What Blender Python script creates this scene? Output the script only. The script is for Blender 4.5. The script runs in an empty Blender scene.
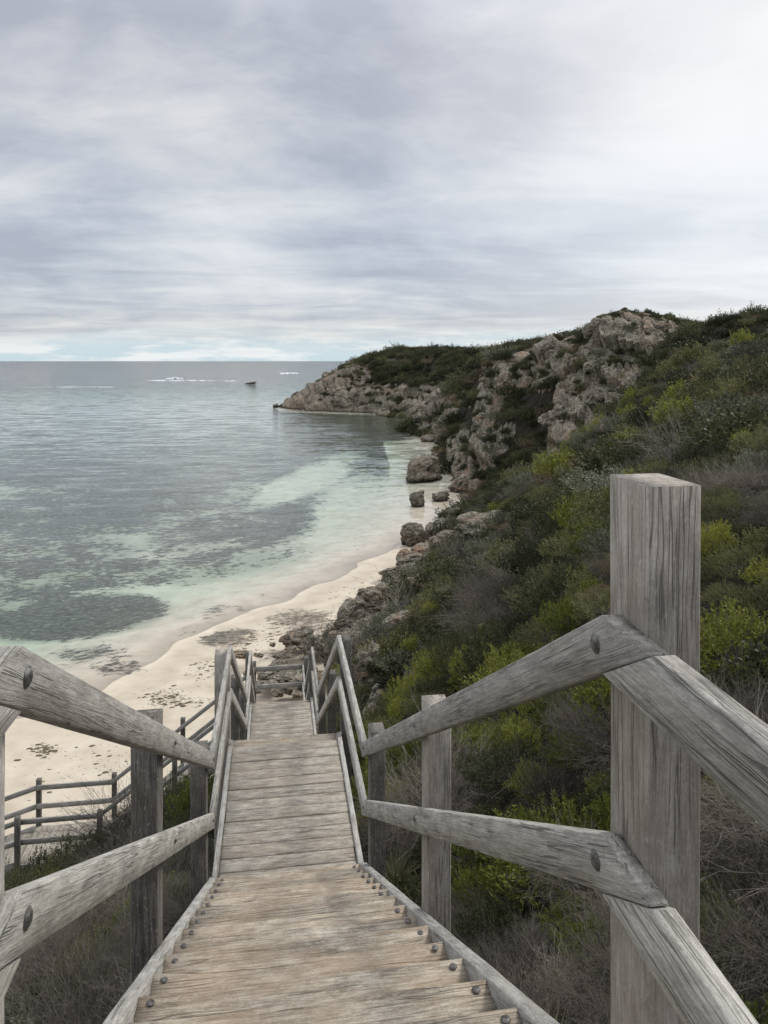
import bpy, math, random
import numpy as np
R = math.radians
rng = np.random.default_rng(7); random.seed(7)
C = bpy.context.scene.collection
EYE = 14.0
TH = R(8.3); F = 740.0; HY = 361.0
ct, st = math.cos(TH), math.sin(TH)

# ------------------------------------------------------------------ projection helpers (layout only)
def G(px, py, zc):                       # pixel + depth -> world
    xc = (px-384)/F*zc
    return (xc*ct+zc*st, -xc*st+zc*ct, EYE-(py-HY)/F*zc)
def P(px, py, z=0.0):                    # pixel on the level z
    return G(px, py, (EYE-z)*F/(py-HY))
def proj(X, Y, Z):
    xc = X*ct-Y*st; zc = np.maximum(X*st+Y*ct, .01)
    return 384+F*xc/zc, HY+F*(EYE-Z)/zc, zc

# ------------------------------------------------------------------ numpy noise
def _h(ix, iy, iz, s):
    n = (ix.astype(np.int64)*374761393 + iy.astype(np.int64)*668265263 + iz.astype(np.int64)*1274126177 + s*974634777) & 0xffffffff
    n = ((n ^ (n >> 13))*1274126177) & 0xffffffff
    n = ((n ^ (n >> 16))*2246822519) & 0xffffffff
    return ((n ^ (n >> 15)) & 0xffffff)/float(0xffffff)
def vn(x, y, z=None, s=0):
    if z is None: z = np.zeros_like(x)
    ix, iy, iz = np.floor(x), np.floor(y), np.floor(z)
    fx, fy, fz = x-ix, y-iy, z-iz
    fx = fx*fx*(3-2*fx); fy = fy*fy*(3-2*fy); fz = fz*fz*(3-2*fz)
    def c(a, b, d): return _h(ix+a, iy+b, iz+d, s)
    x00 = c(0,0,0)*(1-fx)+c(1,0,0)*fx; x10 = c(0,1,0)*(1-fx)+c(1,1,0)*fx
    x01 = c(0,0,1)*(1-fx)+c(1,0,1)*fx; x11 = c(0,1,1)*(1-fx)+c(1,1,1)*fx
    return ((x00*(1-fy)+x10*fy)*(1-fz)+(x01*(1-fy)+x11*fy)*fz)*2-1
def fbm(x, y, z=None, o=4, s=0, ridge=False):
    if z is None: z = np.zeros_like(x)
    t = 0; a = 1.0; tot = 0
    for i in range(o):
        v = vn(x*2**i+i*17.3, y*2**i+i*5.1, z*2**i, s+i)
        if ridge: v = 1-2*np.abs(v)
        t = t+a*v; tot += a; a *= .5
    return t/tot
def cell(x, y, z, s=0):                  # worley F1,F2 + id
    ix, iy, iz = np.floor(x), np.floor(y), np.floor(z)
    f1 = np.full(x.shape, 9.); f2 = np.full(x.shape, 9.); cid = np.zeros(x.shape)
    for a in (-1,0,1):
        for b in (-1,0,1):
            for d in (-1,0,1):
                jx, jy, jz = ix+a, iy+b, iz+d
                dx = jx+_h(jx,jy,jz,s)-x; dy = jy+_h(jx,jy,jz,s+1)-y; dz = jz+_h(jx,jy,jz,s+2)-z
                r = np.sqrt(dx*dx+dy*dy+dz*dz); m = r < f1
                f2 = np.where(m, f1, np.minimum(f2, r)); cid = np.where(m, _h(jx,jy,jz,s+3), cid); f1 = np.where(m, r, f1)
    return f1, f2, cid
def sst(a, b, x):
    t = np.clip((x-a)/(b-a), 0, 1); return t*t*(3-2*t)

# ------------------------------------------------------------------ materials
def new_mat(name):
    m = bpy.data.materials.new(name); m.use_nodes = True
    nt = m.node_tree; nt.nodes.clear()
    return m, nt
class N:
    def __init__(s, nt): s.nt = nt
    def __call__(s, t, ins=None, **kw):
        n = s.nt.nodes.new(t)
        for k, v in kw.items(): setattr(n, k, v)
        for k, v in (ins or {}).items():
            if isinstance(v, bpy.types.NodeSocket): s.nt.links.new(v, n.inputs[k])
            else: n.inputs[k].default_value = v
        return n
    def ramp(s, fac, stops, interp='LINEAR'):
        n = s.nt.nodes.new('ShaderNodeValToRGB'); n.color_ramp.interpolation = interp
        e = n.color_ramp.elements
        while len(e) < len(stops): e.new(.5)
        for i, (p, c) in enumerate(stops):
            e[i].position = p; e[i].color = (c, c, c, 1) if isinstance(c, (int, float)) else (*c, 1)
        s.nt.links.new(fac, n.inputs[0]); return n.outputs[0]
    def mix(s, f, a, b, bt='MIX'):
        n = s.nt.nodes.new('ShaderNodeMix'); n.data_type = 'RGBA'; n.blend_type = bt; n.clamp_factor = True; n.clamp_result = False
        for i, v in ((0, f), (6, a), (7, b)):
            if isinstance(v, bpy.types.NodeSocket): s.nt.links.new(v, n.inputs[i])
            else: n.inputs[i].default_value = v if i == 0 else (*v, 1)
        return n.outputs[2]
    def math(s, op, a, b=0.0, c=0.0, clamp=False):
        n = s.nt.nodes.new('ShaderNodeMath'); n.operation = op; n.use_clamp = clamp
        for i, v in enumerate((a, b, c)):
            if isinstance(v, bpy.types.NodeSocket): s.nt.links.new(v, n.inputs[i])
            else: n.inputs[i].default_value = v
        return n.outputs[0]
    def noise(s, vec, sc, det=4, rough=.55, dist=0.0):
        return s('ShaderNodeTexNoise', {'Vector': vec, 'Scale': sc, 'Detail': det, 'Roughness': rough, 'Distortion': dist}).outputs[0]
    def mapv(s, vec, scale=(1,1,1), loc=(0,0,0)):
        return s('ShaderNodeMapping', {'Vector': vec, 'Scale': scale, 'Location': loc}).outputs[0]
def finish(m, nt, g, col, rough, bump=None, bs=.3, bd=.01, spec=.3, extra=None):
    ins = {'Base Color': col, 'Roughness': rough, 'Specular IOR Level': spec}
    b = g('ShaderNodeBsdfPrincipled', ins)
    if bump is not None:
        bn = g('ShaderNodeBump', {'Height': bump, 'Strength': bs, 'Distance': bd})
        nt.links.new(bn.outputs[0], b.inputs['Normal'])
    for k, v in (extra or {}).items():
        if isinstance(v, bpy.types.NodeSocket): nt.links.new(v, b.inputs[k])
        else: b.inputs[k].default_value = v
    o = g('ShaderNodeOutputMaterial', {'Surface': b.outputs[0]})
    return m

def wood(name, dark, mid, light, warm=0.0, warmc=(.33,.25,.17), rough=.8):
    m, nt = new_mat(name); g = N(nt)
    uv = g('ShaderNodeUVMap').outputs[0]
    oi = g('ShaderNodeObjectInfo').outputs['Random']
    off = g('ShaderNodeCombineXYZ', {'Z': g.math('MULTIPLY', oi, 31.0)}).outputs[0]
    v = g('ShaderNodeVectorMath', {0: uv, 1: off}, operation='ADD').outputs[0]
    wav = g.noise(g.mapv(v, (1.2, 9, 1)), 1.6, 3, .5)
    vd = g('ShaderNodeVectorMath', {0: v, 1: g('ShaderNodeCombineXYZ', {'Y': g.math('MULTIPLY', wav, .05)}).outputs[0]}, operation='ADD').outputs[0]
    grain = g.noise(g.mapv(vd, (5.0, 120, 1)), 1.0, 8, .72)
    grain2 = g.noise(g.mapv(vd, (22.0, 420, 1)), 1.0, 4, .75)
    blot = g.noise(g.mapv(v, (5.0, 9.5, 1)), 1.4, 8, .72)
    fine = g.noise(g.mapv(v, (90, 170, 1)), 1.0, 4, .8)
    f = g.math('ADD', g.math('MULTIPLY', grain, .36), g.math('ADD', g.math('MULTIPLY', blot, .34), g.math('ADD', g.math('MULTIPLY', grain2, .18), g.math('MULTIPLY', fine, .20))))
    col = g.ramp(f, [(.41, dark), (.52, mid), (.64, light)])
    # worn warm patches
    wf = g.ramp(g.noise(g.mapv(v, (1.1, 3.2, 1), (4,7,2)), 1.7, 5, .65), [(.40, 0.0), (.62, 1.0)])
    col = g.mix(g.math('MULTIPLY', wf, warm), col, g.mix(grain, tuple(c*.55 for c in warmc), tuple(min(1,c*1.5) for c in warmc)))
    tint = g.math('ADD', .80, g.math('MULTIPLY', oi, .34))
    col = g('ShaderNodeVectorMath', {0: col, 1: g('ShaderNodeCombineXYZ', {'X': tint, 'Y': tint, 'Z': tint}).outputs[0]}, operation='MULTIPLY').outputs[0]
    # pale flecks and lichen
    sp = g.ramp(g.noise(g.mapv(v, (38, 85, 1), (1,9,5)), 1.0, 2, .5), [(.63, 0.0), (.70, 1.0)])
    col = g.mix(g.math('MULTIPLY', sp, .55), col, (.47,.44,.38))
    dk = g.ramp(g.noise(g.mapv(v, (16, 30, 1), (3,1,8)), 1.0, 4, .7), [(.60, 0.0), (.72, 1.0)])
    col = g.mix(g.math('MULTIPLY', dk, .32), col, tuple(c*.6 for c in dark))
    # long cracks
    ck = g.noise(g.mapv(vd, (1.3, 42, 1), (8,3,1)), 1.0, 2, .5)
    crack = g.ramp(g.math('ABSOLUTE', g.math('SUBTRACT', ck, .5)), [(.0, 1.0), (.022, 0.0)])
    cm = g.ramp(g.noise(g.mapv(v, (2.0, 9, 1), (2,2,9)), 1.0, 2), [(.46, 0.0), (.55, 1.0)])
    crack = g.math('MULTIPLY', crack, cm)
    col = g.mix(g.math('MULTIPLY', crack, .6), col, (.05,.044,.038))
    kv = g('ShaderNodeTexVoronoi', {'Vector': g.mapv(vd, (1.5, 6.5, 1)), 'Scale': 1.0, 'Randomness': 1.0})
    kd = kv.outputs['Distance']; kc = g('ShaderNodeSeparateColor', {0: kv.outputs['Color']}).outputs[0]
    kn_ = g.math('MULTIPLY', g.ramp(kd, [(.03, 1.0), (.12, 0.0)]), g.math('GREATER_THAN', kc, .86))
    col = g.mix(g.math('MULTIPLY', kn_, .7), col, tuple(c*.9 for c in dark))
    h = g.math('SUBTRACT', g.math('ADD', g.math('MULTIPLY', grain, .8), g.math('ADD', g.math('MULTIPLY', fine, .25), g.math('MULTIPLY', grain2, .4))), g.math('MULTIPLY', crack, 1.2))
    return finish(m, nt, g, col, rough, h, .8, .006, .25)

M = {}
M['rail'] = wood('weathered_rail_timber', (.12,.112,.10), (.29,.278,.253), (.58,.56,.515), .2, (.32,.28,.225))
M['post'] = wood('weathered_post_timber', (.15,.137,.122), (.285,.262,.232), (.52,.49,.44), .42, (.28,.225,.18))
M['dark_post'] = wood('damp_dark_post_timber', (.045,.041,.037), (.105,.096,.085), (.22,.205,.185), .2, (.14,.115,.09))
M['tread'] = wood('worn_tread_timber', (.072,.062,.050), (.27,.232,.182), (.60,.545,.455), .55, (.33,.245,.165))
M['deck'] = wood('pale_landing_timber', (.08,.071,.06), (.295,.268,.225), (.59,.55,.47), .35, (.34,.27,.195))
M['string'] = wood('pale_stringer_timber', (.11,.105,.095), (.30,.288,.265), (.56,.54,.50), .12, (.34,.3,.24))

def metal():
    m, nt = new_mat('galvanised_bolt'); g = N(nt)
    v = g('ShaderNodeTexCoord').outputs['Object']
    n = g.noise(v, 60, 4, .6)
    return finish(m, nt, g, g.ramp(n, [(.35, (.05,.045,.04)), (.6, (.17,.165,.155))]), .55, n, .4, .002, .5, {'Metallic': .6})
M['bolt'] = metal()

def rockmat():
    m, nt = new_mat('weathered_limestone'); g = N(nt)
    v = g('ShaderNodeNewGeometry').outputs['Position']
    nz = g('ShaderNodeSeparateXYZ', {0: g('ShaderNodeNewGeometry').outputs['Normal']}).outputs[2]
    oi = g('ShaderNodeObjectInfo').outputs['Random']
    a = g.noise(v, .55, 8, .68); b = g.noise(v, 3.1, 7, .7); c = g.noise(g.mapv(v, (1,1,3.2)), .9, 6, .65, .6)
    col = g.ramp(g.math('ADD', g.math('MULTIPLY', a, .45), g.math('MULTIPLY', b, .55)), [(.37, (.055,.05,.042)), (.45, (.195,.175,.138)), (.54, (.37,.338,.27)), (.67, (.60,.56,.465))])
    # ochre and pink freshly broken rock where the noise opens it
    pk = g.math('MULTIPLY', g.ramp(c, [(.47, 0.0), (.60, 1.0)]), g.ramp(g.noise(v, .11, 4, .6), [(.44, .12), (.58, 1.0)]))
    col = g.mix(g.math('MULTIPLY', pk, .75), col, g.mix(b, (.22,.11,.06), (.60,.40,.27)))
    crk = g.noise(g.mapv(v, (1,1,2.2)), 1.9, 6, .7, .5)
    crk = g.ramp(g.math('ABSOLUTE', g.math('SUBTRACT', crk, .5)), [(.0, 1.0), (.03, 0.0)])
    col = g.mix(g.math('MULTIPLY', crk, .8), col, (.03,.026,.02))
    vo = g('ShaderNodeTexVoronoi', {'Vector': g.mapv(v, (1,1,1.7)), 'Scale': 1.5}, feature='DISTANCE_TO_EDGE').outputs[0]
    vf = g.ramp(vo, [(.0, 0.0), (.1, 1.0)])
    vo2 = g('ShaderNodeTexVoronoi', {'Vector': g.mapv(v, (1,1,1.5)), 'Scale': 6.0}).outputs[0]
    # wet dark weathering near the water line
    z = g('ShaderNodeSeparateXYZ', {0: v}).outputs[2]
    wet = g.ramp(g.math('ADD', z, g.math('MULTIPLY', b, .9)), [(.55, 1.0), (1.0, 0.0)])
    wet = g.math('MULTIPLY', wet, .8)
    col = g.mix(wet, col, (.05,.042,.034))
    h = g.math('ADD', g.math('MULTIPLY', b, 1.0), g.math('ADD', g.math('MULTIPLY', vf, .25), g.math('ADD', g.math('MULTIPLY', vo2, -.5), g.math('MULTIPLY', g.noise(v, 14, 5, .7), .35))))
    return finish(m, nt, g, col, .9, h, 1.0, .35, .15)
M['rock'] = rockmat()

def landmat():
    m, nt = new_mat('hillside_ground'); g = N(nt)
    v = g('ShaderNodeNewGeometry').outputs['Position']
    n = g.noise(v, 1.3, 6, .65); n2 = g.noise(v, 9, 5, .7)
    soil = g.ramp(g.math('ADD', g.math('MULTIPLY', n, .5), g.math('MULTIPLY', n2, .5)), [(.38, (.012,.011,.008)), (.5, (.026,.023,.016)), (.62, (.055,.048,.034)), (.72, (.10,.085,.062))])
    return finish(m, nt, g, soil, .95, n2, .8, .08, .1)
M['land'] = landmat()

def sandmat():
    m, nt = new_mat('white_sand_and_reef'); g = N(nt)
    v = g('ShaderNodeNewGeometry').outputs['Position']
    at = g('ShaderNodeAttribute', attribute_name='weed_and_reflection').outputs['Fac']
    rk = g('ShaderNodeAttribute', attribute_name='cliff').outputs['Fac']
    dist = g.noise(v, .35, 8, .72); d2 = g.noise(g.mapv(v, (1,1.6,1)), 1.6, 6, .75)
    lrg = g.noise(v, .11, 5, .6, .6)
    at2 = g.math('ADD', at, g.math('MULTIPLY', g.math('SUBTRACT', lrg, .5), g.math('MULTIPLY', g.math('MINIMUM', g.math('MULTIPLY', at, 4.0), 1.0), 1.3)))
    tot = g.math('ADD', at2, g.math('ADD', g.math('MULTIPLY', g.math('SUBTRACT', dist, .5), 1.9), g.math('MULTIPLY', g.math('SUBTRACT', d2, .5), 2.3)))
    wm = g.ramp(tot, [(.42, 0.0), (.66, 1.0)])
    z = g('ShaderNodeSeparateXYZ', {0: v}).outputs[2]
    fleck = g.noise(g.mapv(v, (1,2.0,1)), 2.4, 5, .8)
    sand = g.ramp(g.noise(v, .8, 6, .6), [(.32, (.41,.35,.27)), (.5, (.50,.437,.345)), (.68, (.565,.505,.41))])
    damp = g.ramp(g.math('ADD', z, g.math('MULTIPLY', dist, .3)), [(.0, 1.0), (.6, 0.0)])
    under = g.ramp(g.math('ADD', z, .25), [(.0, 0.0), (.3, 1.0)])
    sand = g.mix(g.math('MULTIPLY', g.math('MULTIPLY', damp, under), .25), sand, (.60,.52,.41))
    sand = g.mix(g.ramp(g.math('ADD', z, .04), [(.0, 1.0), (.065, 0.0)]), sand, g.mix(1.0, sand, (1.58,1.60,1.64), 'MULTIPLY'))  # submerged sand colour brightened to offset light lost at the water surface
    weed_and_reflection = g.ramp(fleck, [(.35, (.026,.026,.02)), (.48, (.075,.07,.052)), (.57, (.17,.16,.12)), (.68, (.36,.345,.265))])
    weed_and_reflection = g.mix(g.ramp(z, [(.0, 0.0), (.1, 1.0)]), weed_and_reflection, g.ramp(fleck, [(.36, (.07,.055,.04)), (.5, (.19,.155,.12)), (.62, (.42,.37,.30))]))
    algae = g.math('MULTIPLY', g.ramp(at, [(.15, 0.0), (.6, .75)]), g.ramp(g.math('ADD', z, .3), [(.0, 1.0), (.3, 0.0)]))
    sand = g.mix(algae, sand, g.mix(fleck, (.20,.21,.155), (.50,.49,.38)))
    col = g.mix(wm, sand, weed_and_reflection)
    h = g.math('ADD', g.noise(v, 5, 6, .7), g.math('MULTIPLY', g.noise(v, .9, 3), 1.5))
    wetf = g.ramp(g.math('ADD', z, g.math('MULTIPLY', g.math('SUBTRACT', dist, .5), .12)), [(.0, 1.0), (.03, .8), (.13, 0.0)])
    col = g.mix(g.math('MULTIPLY', wetf, g.ramp(g.math('ADD', z, .1), [(.0, 0.0), (.09, 1.0)])), col, g.mix(1.0, col, (.93,.91,.885), 'MULTIPLY'))
    return finish(m, nt, g, col, g.math('SUBTRACT', .9, g.math('MULTIPLY', g.math('MULTIPLY', wetf, g.ramp(g.math('ADD', z, .03), [(.0, 0.0), (.03, 1.0)])), .6)), h, .35, .04, .3)
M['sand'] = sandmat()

def watermat():
    m, nt = new_mat('clear_sea_water'); g = N(nt)
    v = g('ShaderNodeNewGeometry').outputs['Position']
    big = g.noise(g.mapv(v, (.05,.14,.1)), 1.0, 4, .55)
    md = g.noise(g.mapv(v, (.28,.85,.4)), 1.0, 4, .6, .4)
    sm = g.noise(g.mapv(v, (1.6,3.4,1.5)), 1.0, 4, .6)
    # ripples calm down close to the beach
    h = g.math('ADD', g.math('MULTIPLY', big, 1.5), g.math('ADD', g.math('MULTIPLY', md, .42), g.math('MULTIPLY', sm, .07)))
    dist = g('ShaderNodeVectorMath', {0: v}, operation='LENGTH').outputs['Value']
    ampf = g.ramp(g.math('DIVIDE', dist, 400.0), [(.06, .05), (.16, .13), (.5, .36), (1.0, 1.0)])
    def slope(sc, scl):
        n = g('ShaderNodeTexNoise', {'Vector': g.mapv(v, sc), 'Scale': scl, 'Detail': 5, 'Roughness': .65}).outputs['Color']
        return g('ShaderNodeVectorMath', {0: n, 1: (.5,.5,.5)}, operation='SUBTRACT').outputs[0]
    sl_ = g('ShaderNodeVectorMath', {0: slope((.9,2.8,1), 1.2), 1: slope((.16,.6,1), 1.0)}, operation='ADD').outputs[0]
    sl_ = g('ShaderNodeVectorMath', {0: sl_, 'Scale': ampf}, operation='SCALE').outputs[0]
    sl_ = g('ShaderNodeVectorMath', {0: sl_, 1: (1.6,1.6,0)}, operation='MULTIPLY').outputs[0]
    class bn: outputs = [g('ShaderNodeVectorMath', {0: g('ShaderNodeVectorMath', {0: sl_, 1: (0,0,1)}, operation='ADD').outputs[0]}, operation='NORMALIZE').outputs[0]]
    fr = g('ShaderNodeFresnel', {'IOR': 1.333, 'Normal': bn.outputs[0]}).outputs[0]
    gl = g('ShaderNodeBsdfGlossy', {'Color': (1,1,1,1), 'Roughness': .06, 'Normal': bn.outputs[0]})
    tr = g('ShaderNodeBsdfTransparent', {'Color': (1,1,1,1)})
    mx = g('ShaderNodeMixShader', {0: fr, 1: tr.outputs[0], 2: gl.outputs[0]})
    ab = g('ShaderNodeVolumeAbsorption', {'Color': (.50,.89,.80,1), 'Density': .19})
    g('ShaderNodeOutputMaterial', {'Surface': mx.outputs[0], 'Volume': ab.outputs[0]})
    return m
M['water'] = watermat()

def leafmat(name, c1, c2, c3, rough=.55, trans=.25):
    m, nt = new_mat(name); g = N(nt)
    geo = g('ShaderNodeNewGeometry')
    ri = geo.outputs['Random Per Island']; oi = g('ShaderNodeObjectInfo').outputs['Random']
    cl = g.noise(geo.outputs['Position'], .9, 3, .6)
    f = g.math('ADD', g.math('MULTIPLY', ri, .36), g.math('ADD', g.math('MULTIPLY', oi, .42), g.math('MULTIPLY', cl, .42)))
    col = g.ramp(f, [(.25, c1), (.55, c2), (.9, c3)])
    b = g('ShaderNodeBsdfPrincipled', {'Base Color': col, 'Roughness': rough, 'Specular IOR Level': .25})
    t = g('ShaderNodeBsdfTranslucent', {'Color': col})
    mx = g('ShaderNodeMixShader', {0: trans, 1: b.outputs[0], 2: t.outputs[0]})
    g('ShaderNodeOutputMaterial', {'Surface': mx.outputs[0]})
    return m
M['leaf_olive'] = leafmat('dark_olive_leaves', (0.024,0.028,0.011), (0.078,0.082,0.032), (0.21,0.203,0.088))
M['leaf_bright'] = leafmat('bright_green_leaves', (0.040,0.052,0.012), (0.124,0.144,0.026), (0.312,0.312,0.065))
M['leaf_grey'] = leafmat('grey_green_leaves', (0.045,0.05,0.034), (0.118,0.128,0.085), (0.25,0.255,0.18))
M['leaf_dark'] = leafmat('deep_green_leaves', (0.013,0.017,0.008), (0.040,0.047,0.021), (0.115,0.12,0.054))
M['leaf_brown'] = leafmat('rusty_brown_leaves', (0.050,0.035,0.020), (0.130,0.092,0.053), (0.286,0.215,0.130))
M['twig'] = leafmat('bare_grey_twigs', (.028,.023,.019), (.105,.09,.075), (.32,.285,.24), .85, 0.0)
M['blade'] = leafmat('dry_grass_blades', (.06,.065,.03), (.14,.14,.065), (.30,.27,.15), .7, .2)
def foam():
    m, nt = new_mat('white_sea_foam'); g = N(nt)
    v = g('ShaderNodeNewGeometry').outputs['Position']
    return finish(m, nt, g, (.85,.88,.9,1), .6, g.noise(v, .8, 5), .6, .4, .2)
M['foam'] = foam()
def wrack():
    m, nt = new_mat('dried_seaweed'); g = N(nt)
    v = g('ShaderNodeNewGeometry').outputs['Position']; n = g.noise(v, 9, 5, .7)
    return finish(m, nt, g, g.ramp(n, [(.35, (.06,.045,.03)), (.65, (.2,.165,.115))]), .9, n, .6, .03, .1)
M['wrack'] = wrack()

# ------------------------------------------------------------------ object helpers
def tag(o, label=None, cat=None, group=None, kind=None):
    if label: o['label'] = label
    if cat: o['category'] = cat
    if group: o['group'] = group
    if kind: o['kind'] = kind
    return o
def empty(name, loc=(0,0,0), parent=None):
    o = bpy.data.objects.new(name, None); C.objects.link(o); o.location = loc; o.parent = parent
    o.empty_display_size = .2
    return o
def mesh_np(name, V, Fq, mats, parent=None, uv=None, smooth=False, midx=None, link=True):
    V = np.asarray(V, np.float32); Fq = np.asarray(Fq, np.int32)
    me = bpy.data.meshes.new(name)
    k = Fq.shape[1]
    me.vertices.add(len(V)); me.vertices.foreach_set('co', V.ravel())
    me.loops.add(Fq.size); me.loops.foreach_set('vertex_index', Fq.ravel())
    me.polygons.add(len(Fq)); me.polygons.foreach_set('loop_start', np.arange(0, Fq.size, k, dtype=np.int32))
    me.polygons.foreach_set('loop_total', np.full(len(Fq), k, np.int32))
    if smooth: me.polygons.foreach_set('use_smooth', np.ones(len(Fq), bool))
    if midx is not None: me.polygons.foreach_set('material_index', np.asarray(midx, np.int32))
    for m in (mats if isinstance(mats, (list, tuple)) else [mats]): me.materials.append(m)
    if uv is not None:
        l = me.uv_layers.new(name='UVMap'); l.data.foreach_set('uv', np.asarray(uv, np.float32).ravel())
    me.update(calc_edges=True); me.validate()
    if not link: return me
    o = bpy.data.objects.new(name, me); C.objects.link(o); o.parent = parent
    return o

class MB:                                   # timber builder: chamfered boards with lengthwise UVs
    def __init__(s): s.V = []; s.F = []; s.U = []; s.n = 0
    def board(s, t0, t1, b0, b1, side, c=.006, seg=None, jit=.0005, wear=0.0):
        """t0,t1 top edge ends on the inner face; b0,b1 bottom edge ends; side = thickness vector"""
        t0, t1, b0, b1, side = [np.array(a, float) for a in (t0, t1, b0, b1, side)]
        L = np.linalg.norm(t1-t0); seg = seg or max(2, int(L/.25))
        th = np.linalg.norm(side); sd = side/th
        uo, vo = rng.uniform(0, 50), rng.uniform(0, 50)
        prof = [(0,0,c,0),(1,0,-c,0),(1,0,0,c),(1,1,0,-c),(1,1,-c,0),(0,1,c,0),(0,1,0,-c),(0,0,0,c)]
        k = 8; rings = []; us = []
        for i in range(seg+1):
            q = i/seg
            tp = t0+(t1-t0)*q; bt = b0+(b1-b0)*q; dn = bt-tp; h = np.linalg.norm(dn); dn = dn/h
            wob = rng.normal(0, jit, 2) if 0 < i < seg else (0, 0)
            ring = []
            cc = .5 if i in (0, seg) else 1.0
            for (a, bb, ca, cb) in prof:
                p = tp + side*a + (bt-tp)*bb + sd*ca*cc + dn*cb*cc + sd*wob[0]+dn*wob[1] + rng.normal(0, jit*.5, 3)
                ring.append(p)
            rings.append(ring); us.append(((t0+(t1-t0)*q)-t0).dot((t1-t0)/L))
        h = np.linalg.norm(b0-t0)
        vp = [0, th, th+.005, th+h, th+h+.005, 2*th+h, 2*th+h+.005, 2*th+2*h, 2*th+2*h+.005]
        base = s.n
        for r in rings: s.V += [tuple(p) for p in r]
        s.n += k*(seg+1)
        for i in range(seg):
            for j in range(k):
                a = base+i*k+j; b = base+i*k+(j+1)%k; d = a+k; e = b+k
                s.F.append((a, b, e, d))
                u0, u1 = us[i]+uo, us[i+1]+uo; v0, v1 = vp[j]+vo, vp[j+1]+vo
                s.U += [(u0,v0),(u0,v1),(u1,v1),(u1,v0)]
        for e, rev in ((0, True), (seg, False)):
            idx = [base+e*k+j for j in range(k)]
            pts = [np.array(s.V[i]) for i in idx]; o = pts[0]
            td = (t1-t0)/L; cr = np.cross(sd, td)
            uvs = [((p-o).dot(cr)*6+(p-o).dot(td)*6+vo+1, (p-o).dot(sd)*.6+uo+3) for p in pts]
            for q in ((0,1,2,7),(7,2,3,6),(6,3,4,5)):
                qq = q[::-1] if not rev else q
                s.F.append(tuple(idx[i] for i in qq)); s.U += [uvs[i] for i in qq]
    def box(s, x0, x1, y0, y1, z0, z1, along='X', **kw):
        if along == 'X': s.board((x0,y0,z1),(x1,y0,z1),(x0,y0,z0),(x1,y0,z0),(0,y1-y0,0), **kw)
        elif along == 'Y': s.board((x0,y0,z1),(x0,y1,z1),(x0,y0,z0),(x0,y1,z0),(x1-x0,0,0), **kw)
        else: s.board((x0,y0,z1),(x0,y0,z0),(x0,y1,z1),(x0,y1,z0),(x1-x0,0,0), **kw)
    def build(s, name, mat, parent=None):
        o = mesh_np(name, s.V, s.F, mat, parent, s.U)
        import bmesh
        bm = bmesh.new(); bm.from_mesh(o.data); bmesh.ops.recalc_face_normals(bm, faces=bm.faces); bm.to_mesh(o.data); bm.free()
        return o

def bolt_mesh(name, c, n, r=.019, h=.009, parent=None):
    c = np.array(c, float); n = np.array(n, float); n /= np.linalg.norm(n)
    a = np.cross(n, (0,0,1.)) if abs(n[2]) < .9 else np.cross(n, (1.,0,0)); a /= np.linalg.norm(a); b = np.cross(n, a)
    V = []; Fq = []; K = 14
    rings = [(1.28, 0), (1.28, .25), (1.0, .3), (.97, .62), (.72, .88), (.3, 1.0), (.02, 1.02)]
    for (rr, hh) in rings:
        for k in range(K):
            t = 2*math.pi*k/K; V.append(c+(a*math.cos(t)+b*math.sin(t))*r*rr+n*h*hh)
    for i in range(len(rings)-1):
        for k in range(K): Fq.append((i*K+k, i*K+(k+1)%K, (i+1)*K+(k+1)%K, (i+1)*K+k))
    return mesh_np(name, V, Fq, M['bolt'], parent, smooth=True)

# ------------------------------------------------------------------ STAIRCASE
XL, XR = -.49, .71                        # inner faces of the stringers
RI_R, RI_L = .727, -.507                  # inner face of the rails
def zH(h): return EYE-h
S1 = .57
stair = empty('timber_staircase', (.11, 1.5, zH(1.65)-.9))
tag(stair, 'long weathered grey timber staircase with railings descending to the beach', 'staircase')
def child(o, parent=stair):
    o.parent = parent
    m = o.parent
    off = np.zeros(3)
    while m: off += np.array(m.location); m = m.parent
    o.location = tuple(-off)
    return o
def pz(o):                                # child of a part that already carries the offset: keep world coords
    o.location = (0,0,0); return o
Y1s, YA0, YA1 = 1.49, 6.35, 8.65
HA, HB, HC, HD = 4.42, 7.10, 9.65, 12.48
YB0, YB1 = 13.35, 15.5
YC0, YC1 = 19.5, 20.95
XD0, XD1 = -4.4, -6.35
# treads flight 1
def tread(yc, h, dep=.305, x0=XL, x1=XR, bolts=True, mat='tread', tilt=0):
    mb = MB(); zt = zH(h)
    mb.board((x0,yc-dep/2,zt+tilt),(x1,yc-dep/2,zt+tilt+rng.normal(0,.0015)),(x0,yc-dep/2,zt-.045),(x1,yc-dep/2,zt-.045),(0,dep,rng.normal(-.003,.003)), c=.006, seg=6, jit=.0006)
    o = child(mb.build('tread', M[mat]))
    if bolts:
        for x in (x0+.045, x1-.045):
            b = bolt_mesh('bolt', (x, yc+dep/2-.042, zt+.001), (0,0,1), .0115, .0035); b.parent = o
    return o
n1 = 15; g1 = (YA0-Y1s)/n1
for i in range(n1):
    y = Y1s+g1*(i+.5)
    if y < 1.6: continue
    tread(y, .80+S1*(y-g1*.5)+S1*g1*.5, g1-.012)
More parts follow.
